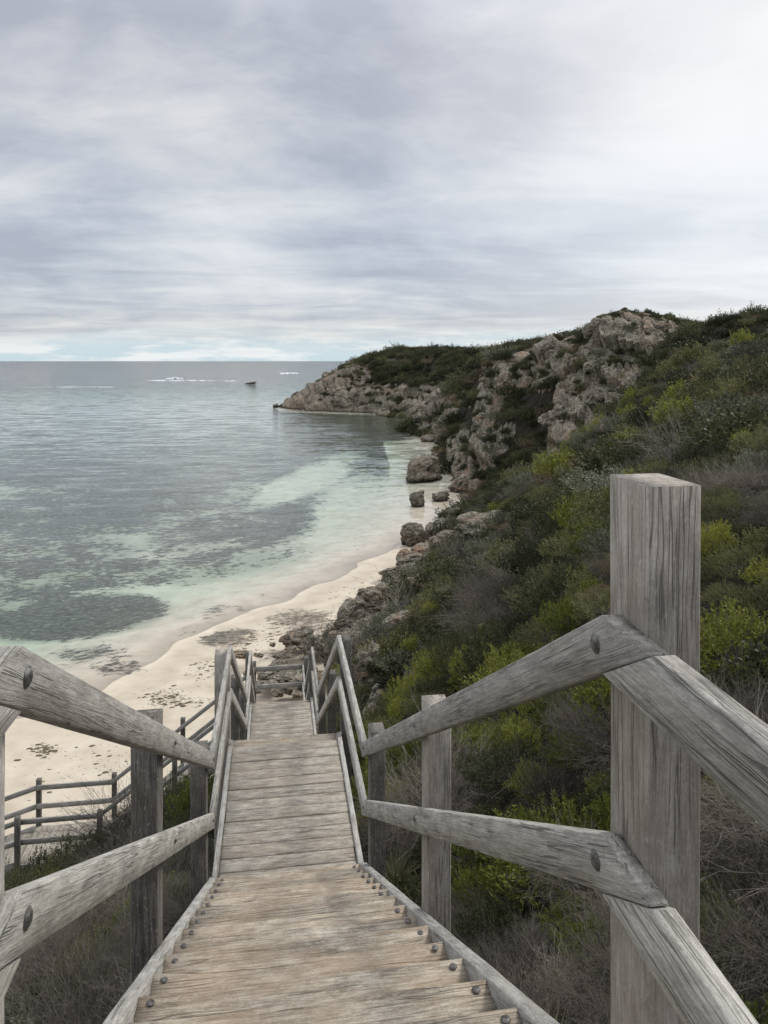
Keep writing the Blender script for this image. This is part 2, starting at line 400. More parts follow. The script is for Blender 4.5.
# landings: each one part of boards across, with raised kerb boards
def landing(x0, x1, y0, y1, h, bw, along='X', mat='deck'):
    mb = MB(); zt = zH(h)
    if along == 'X':
        n = max(1, round((y1-y0)/bw)); w = (y1-y0)/n
        for i in range(n):
            j = rng.normal(0, .0025)
            mb.box(x0+abs(rng.normal(0,.004)), x1-abs(rng.normal(0,.004)), y0+i*w+.006, y0+(i+1)*w-.005, zt-.045+j, zt+j, 'X', c=.007, seg=6, jit=.0008)
    else:
        n = max(1, round((x1-x0)/bw)); w = (x1-x0)/n
        for i in range(n):
            j = rng.normal(0, .002)
            mb.box(x0+i*w+.004, x0+(i+1)*w-.004, y0, y1, zt-.045+j, zt+j, 'Y', c=.004, seg=4, jit=.001)
    return child(mb.build('landing_deck', M[mat]))
landing(XL-.1, XR+.1, -1.3, Y1s-.01, 1.65, .15)
landing(XL, XR, YA0, YA1, HA, .177)
landing(XL, XR, YB0, YB1, HB, .177)
landing(XL-.06, XR+.06, YC0, YC1, HC, .15)
def flight_y(y0, y1, h0, h1, mat='tread'):
    n = max(2, round(abs(h1-h0)/.18)); g = (y1-y0)/n; s = (h1-h0)/(y1-y0)
    for i in range(n):
        y = y0+g*(i+.5); tread(y, h0+s*(y-y0), g-.012, bolts=False, mat=mat)
flight_y(YA1, YB0, HA, HB); flight_y(YB1, YC0, HB, HC)
def flight_x(x0, x1, y0, y1, h0, h1):
    n = max(2, round(abs(h1-h0)/.18)); g = (x1-x0)/n
    for i in range(n):
        xa, xb = sorted((x0+g*i, x0+g*(i+1))); h = h0+(h1-h0)*(i+.5)/n
        mb = MB(); mb.box(xa+.006, xb-.006, y0, y1, zH(h)-.045, zH(h), 'Y', c=.006, seg=5)
        child(mb.build('tread', M['deck']))
flight_x(-.56, XD0, YC0+.05, YC1-.05, HC, HD)
landing(XD1, XD0-.01, YC0, YC1, HD, .15, 'Y')
XE = XD1-3.3; HE = HD+.9
flight_x(XD1-.02, XE, YC0+.05, YC1-.05, HD, HE)
# stringers: sloped side boards, tops a little above the treads
def stringer(x, y0, y1, h0, h1, up=.085, dep=.30, th=.05, mat='string'):
    mb = MB(); mb.board((x,y0,zH(h0)+up),(x,y1,zH(h1)+up),(x,y0,zH(h0)+up-dep),(x,y1,zH(h1)+up-dep),(th,0,0), c=.006, jit=.0007)
    return child(mb.build('stringer', M[mat]))
for x in (XL-.052, XR+.002):
    stringer(x if x > 0 else x-.012, Y1s-.02, YA0-.003, .80+S1*(Y1s-.02), HA, up=.09, th=.062)
    stringer(x, YA0+.003, YA1, HA, HA, up=.022, dep=.26)
    stringer(x, YA1+.004, YB0-.003, HA, HB, up=.075)
    stringer(x, YB0+.003, YB1, HB, HB, up=.022, dep=.26)
    stringer(x, YB1+.004, YC0-.003, HB, HC, up=.075)
    stringer(x, -1.3, Y1s-.03, 1.65, 1.65, up=-.05, dep=.22)
def stringer_x(y, x0, x1, h0, h1, up=.06, dep=.28):
    mb = MB(); mb.board((x0,y,zH(h0)+up),(x1,y,zH(h1)+up),(x0,y,zH(h0)+up-dep),(x1,y,zH(h1)+up-dep),(0,.05,0), c=.006)
    return child(mb.build('stringer', M['string']))
for y in (YC0-.003, YC1-.047):
    stringer_x(y, -.57, XD0, HC, HD); stringer_x(y, XD1-.01, XE, HD, HE)
    stringer_x(y-.055 if y < 20 else y+.055, XD0-.02, XD1+.01, HD, HD, up=-.01, dep=.2)
stringer_x(YC1+.005, -.56, .78, HC, HC, up=-.01, dep=.2)

# posts
def ground_guess(y):
    return np.interp(y, [0,1.5,6.3,8.65,13.4,15.5,19.5,21], [11.2,11.0,8.5,8.3,5.8,5.6,2.9,1.9])
def post(x0, x1, y0, y1, htop, zbot, mat='post', lean=(0,0), bolts=()):
    mb = MB(); zt = zH(htop)
    mb.board((x0,y0,zt),(x0+lean[0],y0+lean[1],zbot),(x0,y1,zt),(x0+lean[0],y1+lean[1],zbot),(x1-x0,0,0), c=.007, seg=10, jit=.0004)
    o = child(mb.build('post', M[mat]))
    return o
PR0, PR1 = .774, .899; PL0, PL1 = -.679, -.554
post(PR0, PR1, 1.464, 1.642, .266, 10.6)
post(PR0, PR1, 3.745, 3.91, 1.80, 9.1)
post(PR0, PR1, 6.08, 6.25, 3.08, 7.9, 'dark_post')
post(PR0, PR1, 8.88, 9.05, 3.36, 7.0, 'dark_post')
post(PR0, PR1, 11.2, 11.36, 4.74, 6.0, 'dark_post')
post(PR0, PR1, 13.6, 13.76, 5.95, 5.0, 'dark_post')
post(PR0-.085, PR1-.085, 15.6, 15.76, 6.15, 4.0, 'dark_post')
post(PL0, PL1, 1.464, 1.629, .60, 10.4, 'rail')
post(PL0, PL1, 3.62, 3.785, 1.72, 9.0, 'dark_post')
post(PL0, PL1, 6.07, 6.235, 3.12, 7.6, 'dark_post')
post(PL0-.02, PL1+.03, 8.68, 8.86, 3.38, 6.6, 'post')
post(PL0, PL1, 11.4, 11.56, 4.8, 5.4, 'dark_post')
post(PL0, PL1, 13.6, 13.76, 6.0, 4.5, 'dark_post')
post(PL0+.05, PL1+.05, 15.55, 15.7, 6.05, 3.6, 'dark_post')
post(PR0, PR1, 19.4, 19.55, 8.3, 2.2, 'dark_post')
post(PL0, PL1, 19.33, 19.48, 8.4, 2.0, 'dark_post')
post(PR0, PR1, 21.02, 21.16, 8.4, 1.5, 'dark_post')
post(PL0, PL1, 21.02, 21.16, 8.45, 1.4, 'dark_post')
# walkway posts going down to the left
def rx(h0, h1, x0, x1, x): return h0+(h1-h0)*(x-x0)/(x1-x0)
HR = 1.10
xp = [(-2.55, rx(HC, HD, -.6, XD0, -2.55)), (XD0+.03, HD), (XD1+.03, HD), (XD1-2.2, HD+.6)]
for (x, h) in xp:
    post(x-.06, x+.06, 21.0, 21.13, h-HR-.12, .2, 'dark_post')
    post(x-.06, x+.06, 19.33, 19.45, h-HR-(.12 if x < -3 else .02), .2, 'dark_post')

# rails.  side: +1 right, -1 left
def rail(pts, side, drop=0.0, name='handrail', th=.046, hgt=.132, mat='rail', tips=True, xoff=0):
    """pts: (Y, H) of the top edge"""
    xi = (RI_R if side > 0 else RI_L)+xoff; sv = (th*side, 0, 0)
    out = []
    for i in range(len(pts)-1):
        (ya, ha), (yb, hb) = pts[i], pts[i+1]
        ha += drop; hb += drop
        sl = (hb-ha)/(yb-ya)
        za, zb = zH(ha), zH(hb)
        ta, tb = (xi,ya+.002,za), (xi,yb-.002,zb)
        ba, bb = (xi,ya+.002,za-hgt), (xi,yb-.002,zb-hgt)
        if i == 0:                      # level rail ends under the sloped one's lower edge
            tip = hgt/S1
            tb = (xi, yb-tip-.006, zb); bb = (xi, yb-.006, zb-hgt)
            mb = MB(); mb.board(ta, tb, ba, bb, sv, c=.007, jit=.0006)
        elif i == 1:
            tip = hgt/S1
            ba = (xi, ya-tip, za)
            ta = (xi, ya, za-.001); ba = (xi, ya-tip*.93, za-hgt*.07)
            mb = MB(); mb.board(ta, tb, ba, bb, (sv[0]*1.0, 0, 0), c=.007, jit=.0006)
        else:
            mb = MB(); mb.board(ta, tb, ba, bb, sv, c=.006, jit=.0006)
        out.append(child(mb.build(name, M[mat])))
    return out
K = 1.586
topR = [(-1.3,.574),(K,.574),(6.3,3.262),(8.9,3.30),(13.45,5.97),(15.6,6.0),(19.5,8.55),(20.98,8.55)]
topL = [(-1.3,.574),(K,.574),(6.3,3.262),(8.75,3.30),(13.45,5.97),(15.55,6.0),(19.4,8.45)]
for sd, pts in ((1, topR), (-1, topL)):
    a = rail(pts, sd); b = rail(pts, sd, .496, 'lower_rail')
    xi = RI_R if sd > 0 else RI_L
    for (o, dh) in ((a[1], 0), (b[1], .496)):
        for (yy, hh) in ((K+.0, .574), (3.83, .574+.57*(3.83-K)), (6.13, .574+.57*(6.13-K))):
            c = bolt_mesh('bolt', (xi-.001*sd, yy+.025, zH(hh+dh+.075)), (-sd, 0, 0), .017 if yy < 2 else .012, .009); c.parent = o
    for o in (a[2], b[2], a[3], b[3]): pass
# cross rail at the end of the lower landing, and the walkway rails that run left from it
def rail_x(y, pts, th=.046, hgt=.13, name='handrail', mat='rail', sgn=1):
    for i in range(len(pts)-1):
        (xa, ha), (xb, hb) = pts[i], pts[i+1]
        mb = MB(); mb.board((xa-.002,y,zH(ha)),(xb+.002,y,zH(hb)),(xa-.002,y,zH(ha)-hgt),(xb+.002,y,zH(hb)-hgt),(0,th*sgn,0), c=.006)
        child(mb.build(name, M[mat]))
HF = 8.55
far = [(.73,HF),(-.56,HF),(XD0,HD-HR),(XD1,HD-HR),(XD1-2.6,HD-HR+.75)]
near = [(-.68,HF+.12),(XD0,HD-HR),(XD1,HD-HR),(XD1-2.6,HD-HR+.75)]
for d, nm in ((0, 'handrail'), (.50, 'lower_rail')):
    rail_x(20.953, [(x,h+d) for x, h in far], name=nm)
    rail_x(19.455, [(x,h+d) for x, h in near], name=nm)

# ------------------------------------------------------------------ TERRAIN
shore_px = [(0,725),(60,700),(130,672),(205,636),(268,606),(342,575),(397,546),(424,529),(446,512),(466,498),(475,480),(462,462),(446,447),(436,436),(424,424),(416,418),(385,413),(350,412),(318,411),(300,410),(291,405)]
SH = [(-260,-60),(-120,-5),(-60,12),(-25,24)] + [P(a,b)[:2] for a,b in shore_px]
tip = SH[-1]
SH += [(tip[0]+6,tip[1]+22),(tip[0]+30,tip[1]+40),(60,295),(200,330),(600,380),(1200,200),(1200,-800),(-600,-800)]
SH = np.array(SH)
def sdist(X, Y):
    X = np.asarray(X, float); Y = np.asarray(Y, float)
    d2 = np.full(X.shape, 1e18); ins = np.zeros(X.shape, bool); n = len(SH)
    for i in range(n):
        ax, ay = SH[i]; bx, by = SH[(i+1) % n]
        ex, ey = bx-ax, by-ay; t = np.clip(((X-ax)*ex+(Y-ay)*ey)/(ex*ex+ey*ey), 0, 1)
        d2 = np.minimum(d2, (X-ax-t*ex)**2+(Y-ay-t*ey)**2)
        c = ((ay > Y) != (by > Y)) & (X < (bx-ax)*(Y-ay)/((by-ay) if by != ay else 1e-9)+ax)
        ins ^= c
    return np.where(ins, 1, -1)*np.sqrt(d2)
ctl = [(0,-10,12),(0,-3,11.6),(0,1,11.0),(.1,3,10.5),(.1,6.4,8.55),(.1,8.6,8.3),(.1,11,6.9),(.1,13.4,5.75),(.1,15.5,5.4),(.1,17.5,4.0),(.1,19.5,2.7),(.1,21,1.6),(.1,22.5,.8),(.1,26,-.4),
 (-3,-6,11.4),(-3,0,10.6),(-3,3,9.4),(-3,6,7.6),(-3,9,6.4),(-3,12,5.2),(-3,15,4.0),(-3,17.5,3.0),(-3,19.0,1.7),(-1.6,17.5,3.9),(-5,17.5,2.2),(-5,19,1.1),(-3,21,-.2),(-3,25,-1),
 (-8,-5,10.8),(-8,0,9.6),(-8,6,6.8),(-8,12,4.6),(-8,15,2.9),(-8,17.2,1.5),(-8,19,.5),(-8,23,-1),(-18,0,8.5),(-18,8,4.5),(-18,14,1.5),(-18,20,-1),(-40,-10,8),(-40,5,1),(-40,15,-1),
 (1.4,1,11.3),(1.4,3.5,10.25),(1.5,6.4,8.8),(1.6,9,8.35),(1.8,13,6.6),(1.9,16,5.6),(1.8,19,3.8),(1.7,21.5,2.4),(2.2,26,1.6),(2.9,31,1.1),(3.4,36,.8),(1.2,24,.4),(1.4,30,-.3),
 (2.6,0,12.0),(2.6,3.9,10.7),(3.2,7,10.0),(4.7,7.1,10.7),(4,12,8.6),(3.5,16,6.9),(7.6,11.8,11.6),(4.5,2,11.6),(8,3,12.4),(14,5,13.2),(30,10,16),(20,20,14.0),(30,-20,16),(60,0,19),(0,-40,14),(-40,-60,14)]
SL = {430:[(18,5.8),(25,4.2),(32,3.0),(40,1.9),(47,1.1),(54,-.4)], 395:[(26,3.2),(34,1.9),(40,.9),(46,-.5)],
 460:[(20,6.3),(30,4.9),(42,3.2),(55,1.7),(62,.9),(70,-.6)],
 500:[(10,9.0),(15,8.0),(22,6.9),(30,5.8),(40,4.7),(55,3.5),(70,2.7),(78,3.4),(85,7),(92,11),(101,13.9),(112,14.2),(130,13.0)],
 560:[(12,9.8),(20,9.0),(30,8.2),(45,7.2),(60,6.4),(70,6.6),(76,10.5),(82,14.0),(90,16.4),(110,16),(150,16)],
 620:[(15,10.3),(25,10.0),(40,9.4),(58,9.1),(66,9.7),(70,12),(75,16),(80,17.8),(92,18.0),(130,17)],
 700:[(10,11.1),(20,11.5),(35,12.4),(50,14.4),(62,16.6),(75,16.7),(120,16)],
 768:[(10,11.5),(20,12.2),(30,13.3),(42,14.4),(55,14.7),(100,15)],
 470:[(78,.3),(88,.9),(98,3.2),(108,6.5),(118,9.5),(128,12),(150,12.5),(200,15.5)],
 485:[(62,1.9),(72,1.6),(80,2.6),(92,6.5),(104,11.5),(112,12.8)],
 540:[(70,3.6),(78,7),(88,11.5),(98,14.8),(106,15.8),(130,15.4),(200,17)],
 300:[(214,-.3),(221,2.4),(228,3.6),(245,1.5)], 325:[(207,.5),(214,4.5),(228,7.5),(250,6)], 345:[(204,.5),(211,6.5),(225,12),(250,11)],
 380:[(198,.4),(206,7),(222,14.6),(250,15)], 420:[(180,.3),(190,6.5),(206,12.5),(225,16),(260,16)], 450:[(127,.4),(142,4.5),(160,8),(200,15),(225,16.2)],
 510:[(160,14.2),(225,16.2)], 560.5:[(225,17.5)], 440:[(113,-.6),(160,5)], 700.5:[(225,20)], 900:[(40,18.5),(90,20)]}
for px, l in SL.items():
    for zc, z in l:
        g_ = G(px, 400, zc); ctl.append((g_[0], g_[1], z))
for i in range(3, len(SH)-6):              # keep the hill under the water outside the shore
    a = SH[i]; b = SH[i+1]; m_ = (a+b)/2; t_ = b-a; L_ = np.linalg.norm(t_); nrm = np.array([-t_[1], t_[0]])/L_
    for k in (6, 30) if L_ > 3 else (6,):
        q = m_+nrm*k*(1 if m_[1] < 90 else 1.5)
        if sdist(*q) < 0: ctl.append((q[0], q[1], -2.0-(k > 10)*2))
ctl += [(-30,60,-6),(-30,200,-6),(0,330,-8),(-100,100,-8),(100,420,-6)]
ctl = np.array(ctl)
def pol(X, Y): 
    r = np.sqrt((X)**2+(Y+2.5)**2)+.5
    return np.arctan2(X, Y+2.5), np.log(r)
ca, cr = pol(ctl[:,0], ctl[:,1])
def tps(r2): return r2*np.log(r2+1e-12)*.5
Amat = tps((ca[:,None]-ca[None])**2+(cr[:,None]-cr[None])**2)+np.eye(len(ca))*2e-4
Pm = np.c_[np.ones(len(ca)), ca, cr]
SOL = np.linalg.solve(np.block([[Amat, Pm],[Pm.T, np.zeros((3,3))]]), np.r_[ctl[:,2], 0,0,0])
def hill(X, Y):
    a, l = pol(X, Y); z = SOL[-3]+SOL[-2]*a+SOL[-1]*l
    for i in range(len(ca)): z = z+SOL[i]*tps((a-ca[i])**2+(l-cr[i])**2)
    return z
def sandz(X, Y, sd):
    land = np.minimum(.02*sd+.05*np.maximum(sd-1.5, 0), 1.0+.004*sd)
    sea = np.maximum(-(.02*(-sd)+(.10-.075*sst(38,80,Y))*np.maximum(-sd-2.0, 0)), -(.95-.5*sst(38,60,Y)+.012*np.maximum(-sd-45, 0))); sea = np.maximum(sea, -5)
    return np.where(sd > 0, land, sea)+.022*fbm(X*.25, Y*.25, o=3, s=5)
def inpoly(px, py, poly):
    ins = np.zeros(px.shape, bool); n = len(poly)
    for i in range(n):
        ax, ay = poly[i]; bx, by = poly[(i+1) % n]
        ins ^= ((ay > py) != (by > py)) & (px < (bx-ax)*(py-ay)/((by-ay) if by != ay else 1e-9)+ax)
    return ins
CRAGS = [([(548,470),(556,420),(558,375),(600,322),(650,312),(690,316),(672,336),(650,350),(640,372),(636,395),(622,412),(612,438),(585,452)], 55, 110),
         ([(470,430),(474,400),(486,368),(520,354),(548,342),(578,338),(572,352),(556,368),(546,385),(528,384),(506,392),(498,408),(488,432)], 80, 128),
         ([(452,470),(448,440),(470,432),(512,428),(500,455),(486,482),(462,486)], 60, 150),
         ([(284,412),(286,398),(318,372),(345,360),(372,372),(362,392),(410,388),(462,392),(452,412),(440,440),(415,422)], 120, 245),
         ([(330,660),(345,622),(378,588),(400,560),(440,520),(468,500),(452,530),(412,572),(396,610),(362,640)], 28, 75)]
def cliffmask(X, Y, Z):
    nx = fbm(X*.16, Y*.16, Z*.16, 4, 21)
    px, py, zc = proj(X, Y, Z); m = np.zeros(X.shape)
    w = np.clip(1.2*nx, -1, 1)
    jx = px+w*14*70/np.maximum(zc, 30); jy = py+fbm(X*.2+9, Y*.2, Z*.2, 3, 33)*12*70/np.maximum(zc, 30)
    for i, (poly, a, b) in enumerate(CRAGS):
        inside = inpoly(jx, jy, poly) & (zc > a) & (zc < b)
        hole = fbm(X*.11+5, Y*.11, Z*.2, 4, 57) < (-.29 if i in (1, 2) else -.36 if i == 0 else -.34)
        m = np.where(inside & ~hole, 1.0 if i != 4 else .8, m)
    return m

az = np.concatenate([np.linspace(-180,-48,50)[:-1], np.linspace(-48,-32,30)[:-1], np.linspace(-32,45,620)[:-1], np.linspace(45,180,60)])
rr = np.concatenate([np.exp(np.linspace(np.log(.6), np.log(330), 760)), np.exp(np.linspace(np.log(340), np.log(80000), 60))])
A2, R2 = np.meshgrid(np.radians(az), rr)
GX = (np.sin(A2)*R2); GY = (np.cos(A2)*R2)
shp = GX.shape; X = GX.ravel(); Y = GY.ravel(); far_ = R2.ravel() > 420
sd = sdist(X, Y)
hz = hill(X, Y); hz = np.where(far_, np.where(sd > 0, 12., -20.), hz)
rad = np.sqrt(X*X+Y*Y)
amp = np.clip(rad/60, .12, 1)
hz = hz+amp*(.55*fbm(X*.13, Y*.13, o=4, s=2)+.18*fbm(X*.6, Y*.6, o=3, s=8))
hz = np.where(sd < -6, np.minimum(hz, -2), hz)
sz = sandz(X, Y, sd)
cl = cliffmask(X, Y, hz)*(hz > sz-.5)
# soften the mask edge by averaging on the grid
c2 = cl.reshape(shp)
for _ in range(3): c2 = (c2+np.roll(c2,1,0)+np.roll(c2,-1,0)+np.roll(c2,1,1)+np.roll(c2,-1,1))/5
cl = c2.ravel()
idx = np.where(cl > .02)[0]
x_, y_, z_ = X[idx], Y[idx], hz[idx]
s_ = np.clip(rad[idx]/110, .3, 1.1)
dip_ = .52*x_+.30*y_                       # bedding rises inland
wx = x_+1.2*fbm(x_*.25, y_*.25, z_*.25, 3, 41); wz = z_-.42*dip_*.6+.5*fbm(x_*.4, y_*.4, z_*.4, 2, 43)
f1, f2, cid = cell(wx/(6.6*s_), y_/(4.6*s_), wz/(2.2*s_), 3)
g1_, g2_, gid = cell(wx/(1.9*s_), y_/(1.7*s_), wz/(.8*s_), 9)
crk_ = np.clip((f2-f1)*14, 0, 1)*.4+np.clip((g2_-g1_)*12, 0, 1)*.14
disp = s_*((cid-.45)*2.6+(gid-.5)*1.0+crk_+.45*fbm(x_*.6,y_*.6,z_*1.4,5,12,True)+.9*fbm(x_*.09,y_*.09,z_*.14,2,14))*cl[idx]
# push out horizontally towards the sea/viewer as well as up
PX = X.copy(); PY = Y.copy()
ux, uy = -.80, -.6
PX[idx] += ux*disp*.6; PY[idx] += uy*disp*.6; hz2 = hz.copy(); hz2[idx] += disp*.55
top = np.where(hz2 > sz, hz2, sz)
ishill = hz2 > sz
px, py, zc = proj(X, Y, sz)
# seagrass / reef cover: patches of the sea floor, plus the headland's painted reflection
def blob(cx, cy, rx_, ry_, k=1.0, rot=0):
    a = math.radians(rot); dx = px-cx; dy = py-cy
    u = (dx*math.cos(a)+dy*math.sin(a))/rx_; v = (-dx*math.sin(a)+dy*math.cos(a))/ry_
    return k*np.clip(1.35-(u*u+v*v), 0, 1)
weed_and_reflection = np.zeros(X.shape)
deep = sst(0, 1, (-sd-14)/16)
weed_and_reflection = np.maximum(weed_and_reflection, .82*sst(500, 450, py)*(sd < -10))
weed_and_reflection = np.maximum(weed_and_reflection, .8*(py < 440)*(sd < -6))
for b in [(90,510,190,30,.75,-4),(230,530,105,30,.72,-12),(60,560,120,34,.55,0),(200,565,110,18,.5,-6),(70,618,95,22,1.25,-6),(20,600,70,26,.7,0),(190,470,180,24,.8,-4),(80,470,140,22,.9,0),(375,428,50,14,.9,0),(350,462,30,8,.45,-10),(305,500,40,14,.5,-20)]:  # the patch below the headland paints its dark reflection into the floor colour
    weed_and_reflection = np.maximum(weed_and_reflection, blob(*b))
weed_and_reflection = weed_and_reflection-blob(310,478,60,14,.6,-25)-blob(200,548,70,8,.3,-8)-blob(330,510,20,26,.25,0)
weed_and_reflection = np.where(sd > -2.5, 0, weed_and_reflection)
rb = [(232,638,34,10,.72,-8),(300,622,44,14,.62,0),(120,668,30,10,.40,0),(150,700,22,10,.36,0),(95,655,40,10,.42,0),(215,612,40,8,.34,-10),(268,655,20,10,.4,0)]
for b in rb: weed_and_reflection = np.maximum(weed_and_reflection, blob(*b))
weed_and_reflection = np.clip(weed_and_reflection, 0, 1.1)+np.where(sd > 0, 0, .08)
nv = len(X); nr, nc = shp
ii = (np.arange(nr-1)[:,None]*nc+np.arange(nc-1)[None]).ravel()
quads = np.c_[ii, ii+1, ii+1+nc, ii+nc][:, ::-1]
fh = ishill[quads].any(1); fc = cl[quads].max(1) > .3
def sub(mask, name, mat, V):
    q = quads[mask]; u, inv = np.unique(q, return_inverse=True)
    return mesh_np(name, V[u], inv.reshape(q.shape), mat, smooth=True), u
Vh = np.c_[np.where(ishill, PX, X), np.where(ishill, PY, Y), np.where(ishill, hz2, hz2-.02)]
Vs = np.c_[X, Y, sz]
o, u = sub(fh & fc, 'cliff', M['rock'], Vh); tag(o, 'grey and pink limestone cliffs along the cove', kind='structure')
o.data.polygons.foreach_set('use_smooth', np.zeros(len(o.data.polygons), bool))
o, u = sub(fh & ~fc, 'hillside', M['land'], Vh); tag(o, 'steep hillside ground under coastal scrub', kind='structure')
o, u = sub((sz[quads].max(1) > -90) & ((hz2-sz)[quads].min(1) < .8), 'beach', M['sand'], Vs); tag(o, 'white sand beach and pale sea floor with dark seagrass beds and a painted headland reflection', kind='structure')
for nm, arr in (('weed_and_reflection', weed_and_reflection), ('cliff', cl)):
    a = o.data.attributes.new(nm, 'FLOAT', 'POINT'); a.data.foreach_set('value', arr[u].astype(np.float32))
# sea
mbv = []; S_ = 60000
V = [(-S_,-S_,0),(S_,-S_,0),(S_,S_,0),(-S_,S_,0),(-S_,-S_,-30),(S_,-S_,-30),(S_,S_,-30),(-S_,S_,-30)]
o = mesh_np('sea_water', V, [(0,1,2,3),(7,6,5,4),(0,4,5,1),(1,5,6,2),(2,6,7,3),(3,7,4,0)], M['water']); tag(o, 'clear shallow sea turning grey to the horizon', kind='structure')

# ------------------------------------------------------------------ ROCKS
def ico(sub_=4):
    import bmesh
    bm = bmesh.new(); bmesh.ops.create_icosphere(bm, subdivisions=sub_, radius=1)
    bm.verts.ensure_lookup_table()
    V = np.array([v.co[:] for v in bm.verts]); Fq = np.array([[v.index for v in f.verts] for f in bm.faces]); bm.free()
    return V, Fq
IV, IF = ico(5)
def rock_mesh(name, seed, cuts=9, flat=1.0, det=1.0):
    r_ = np.random.default_rng(seed); V = IV.copy()
    for _ in range(cuts):
        n = r_.normal(size=3); n /= np.linalg.norm(n); d = r_.uniform(.45, .85)
        k = V@n-d; V = V-np.where(k[:,None] > 0, k[:,None]*n[None]*.72, 0)
    o_ = seed*7.3
    a, b, cid = cell(V[:,0]*1.7+o_, V[:,1]*1.7, V[:,2]*2.6, seed)
    a2, b2, c2 = cell(V[:,0]*4+o_, V[:,1]*4, V[:,2]*5.5, seed+5)
    d = (cid-.5)*.26+np.clip(b-a, 0, .3)*.25+(c2-.5)*.09*det+fbm(V[:,0]*5+o_, V[:,1]*5, V[:,2]*7, 4, seed)*.07*det+fbm(V[:,0]*1.3+o_, V[:,1]*1.3, V[:,2]*1.3, 2, seed)*.2
    nn = V/np.linalg.norm(V, axis=1)[:,None]
    V = V+nn*d[:,None]; V[:,2] *= flat
    return mesh_np(name, V, IF, M['rock'], link=False)
RM = [rock_mesh('boulder', s, flat=f) for s, f in ((1,.8),(2,.7),(3,.9),(4,.6),(5,1.0),(6,.75))]
def place_rock(name, label, cat, loc, sc, seed, group=None, rot=None):
    o = bpy.data.objects.new(name, RM[seed % len(RM)]); C.objects.link(o)
    o.location = loc; o.scale = sc; o.rotation_euler = rot or (random.uniform(-.2,.2), random.uniform(-.2,.2), random.uniform(0, 6.28))
    return tag(o, label, cat, group)
def rock_px(px_, base, w, h, label, seed, z=0, name='boulder', grp='boulders standing in the cove'):
    x, y, zz = P(px_, base, z); zc_ = (EYE-z)*F/(base-HY); rw = w/F*zc_/2; rh = h/F*zc_
    return place_rock(name, label, 'boulder', (x, y+rw*.5, z+rh*.32), (rw*1.15, rw*1.05, rh*.80), seed, grp)
rock_px(426, 480, 34, 25, 'largest flat topped boulder standing alone in the shallow green water', 2)
rock_px(419, 506, 17, 15, 'small dark boulder left of the pair below the large flat topped one', 0)
rock_px(441, 501, 17, 12, 'small low boulder right of the pair below the large flat topped one', 3)
rock_px(413, 546, 25, 17, 'dark leftmost boulder at the wet edge of the sand', 4)
rock_px(436, 541, 20, 13, 'rounded boulder just right of the dark one on the wet sand edge', 0)
rock_px(457, 529, 26, 22, 'brown jagged boulder against the foot of the slope above the sand edge', 5)
rock_px(276, 407, 5, 4, 'tiny rock in the sea just off the tip of the headland', 1)
x, y, _ = P(250, 383.5); place_rock('islet', 'low dark rock islet among the distant breakers', 'rock', (x, y, .0), (4.2, 4, 1.5), 1)
# tumbled rocks at the foot of the slope
foot = [(333,664),(340,640),(348,628),(360,612),(372,598),(386,580),(398,566),(412,556),(428,552),(440,538),(452,540),(466,524),(474,510),(482,500),(480,488),(486,478),(476,470),(470,462),(462,455),(452,446),(446,440),(438,434),(430,428),(424,424)]
fr_ = 0
for k in range(125):
    t = random.uniform(1.5, len(foot)-1.001); i = int(t); f = t-i
    a, b = foot[i], foot[i+1]; qx = a[0]+(b[0]-a[0])*f+random.gauss(1, 5); qy = a[1]+(b[1]-a[1])*f+random.gauss(2, 4)
    zz = .6 if qy > 545 else .1
    x, y, _ = P(qx, qy, zz); zc_ = (EYE-zz)*F/(qy-HY)
    s = zc_/F*random.choice((4,5,6,8,10,13,15))*.8
    place_rock('shore_rock', None, 'rock', (x, y, zz+s*.15), (s*random.uniform(.9,1.4), s, s*random.uniform(.65,.95)), k, 'tumbled rocks along the foot of the slope')['label'] = 'tumbled limestone rock along the foot of the scrubby slope'
# rocks on the beach beyond the landing
bl = [((300,645,30,16),'flat pale slab leaning on the dark rocks beyond the landing'),((313,655,20,20),'dark square boulder on the sand in front of the pale slab'),((299,684,18,8),'low rock on the sand seen between the lower rails'),
      ((265,681,16,8),'low dark rock behind the cross rail on its left side'),((282,676,20,10),'dark rock behind the middle of the cross rail'),((277,697,14,6),'pale stone just beyond the end of the landing'),((240,659,20,8),'brown rock beside the top of the left landing post'),((352,625,26,26),'dark reddish boulder at the corner of the sand and slope'),((370,612,24,28),'tall grey boulder behind the dark reddish one at the sand corner'),((336,648,18,12),'small rock beside the right landing post on the sand')]
for i, ((a, b, w, h), lb) in enumerate(bl): rock_px(a, b, w, h, lb, i+1, z=.75, grp='rocks on the beach below the stairs')
for k in range(60):
    qx = random.gauss(292, 22); qy = random.gauss(668, 16)
    if qy < 640 or qx < 236: continue
    x, y, _ = P(qx, qy, .85); s = random.uniform(.12,.42)
    place_rock('beach_stone', 'broken stone scattered on the sand beyond the cross rail', 'stone', (x, y, .88), (s, s*.9, s*.5), k, 'broken stones on the sand beyond the landing')

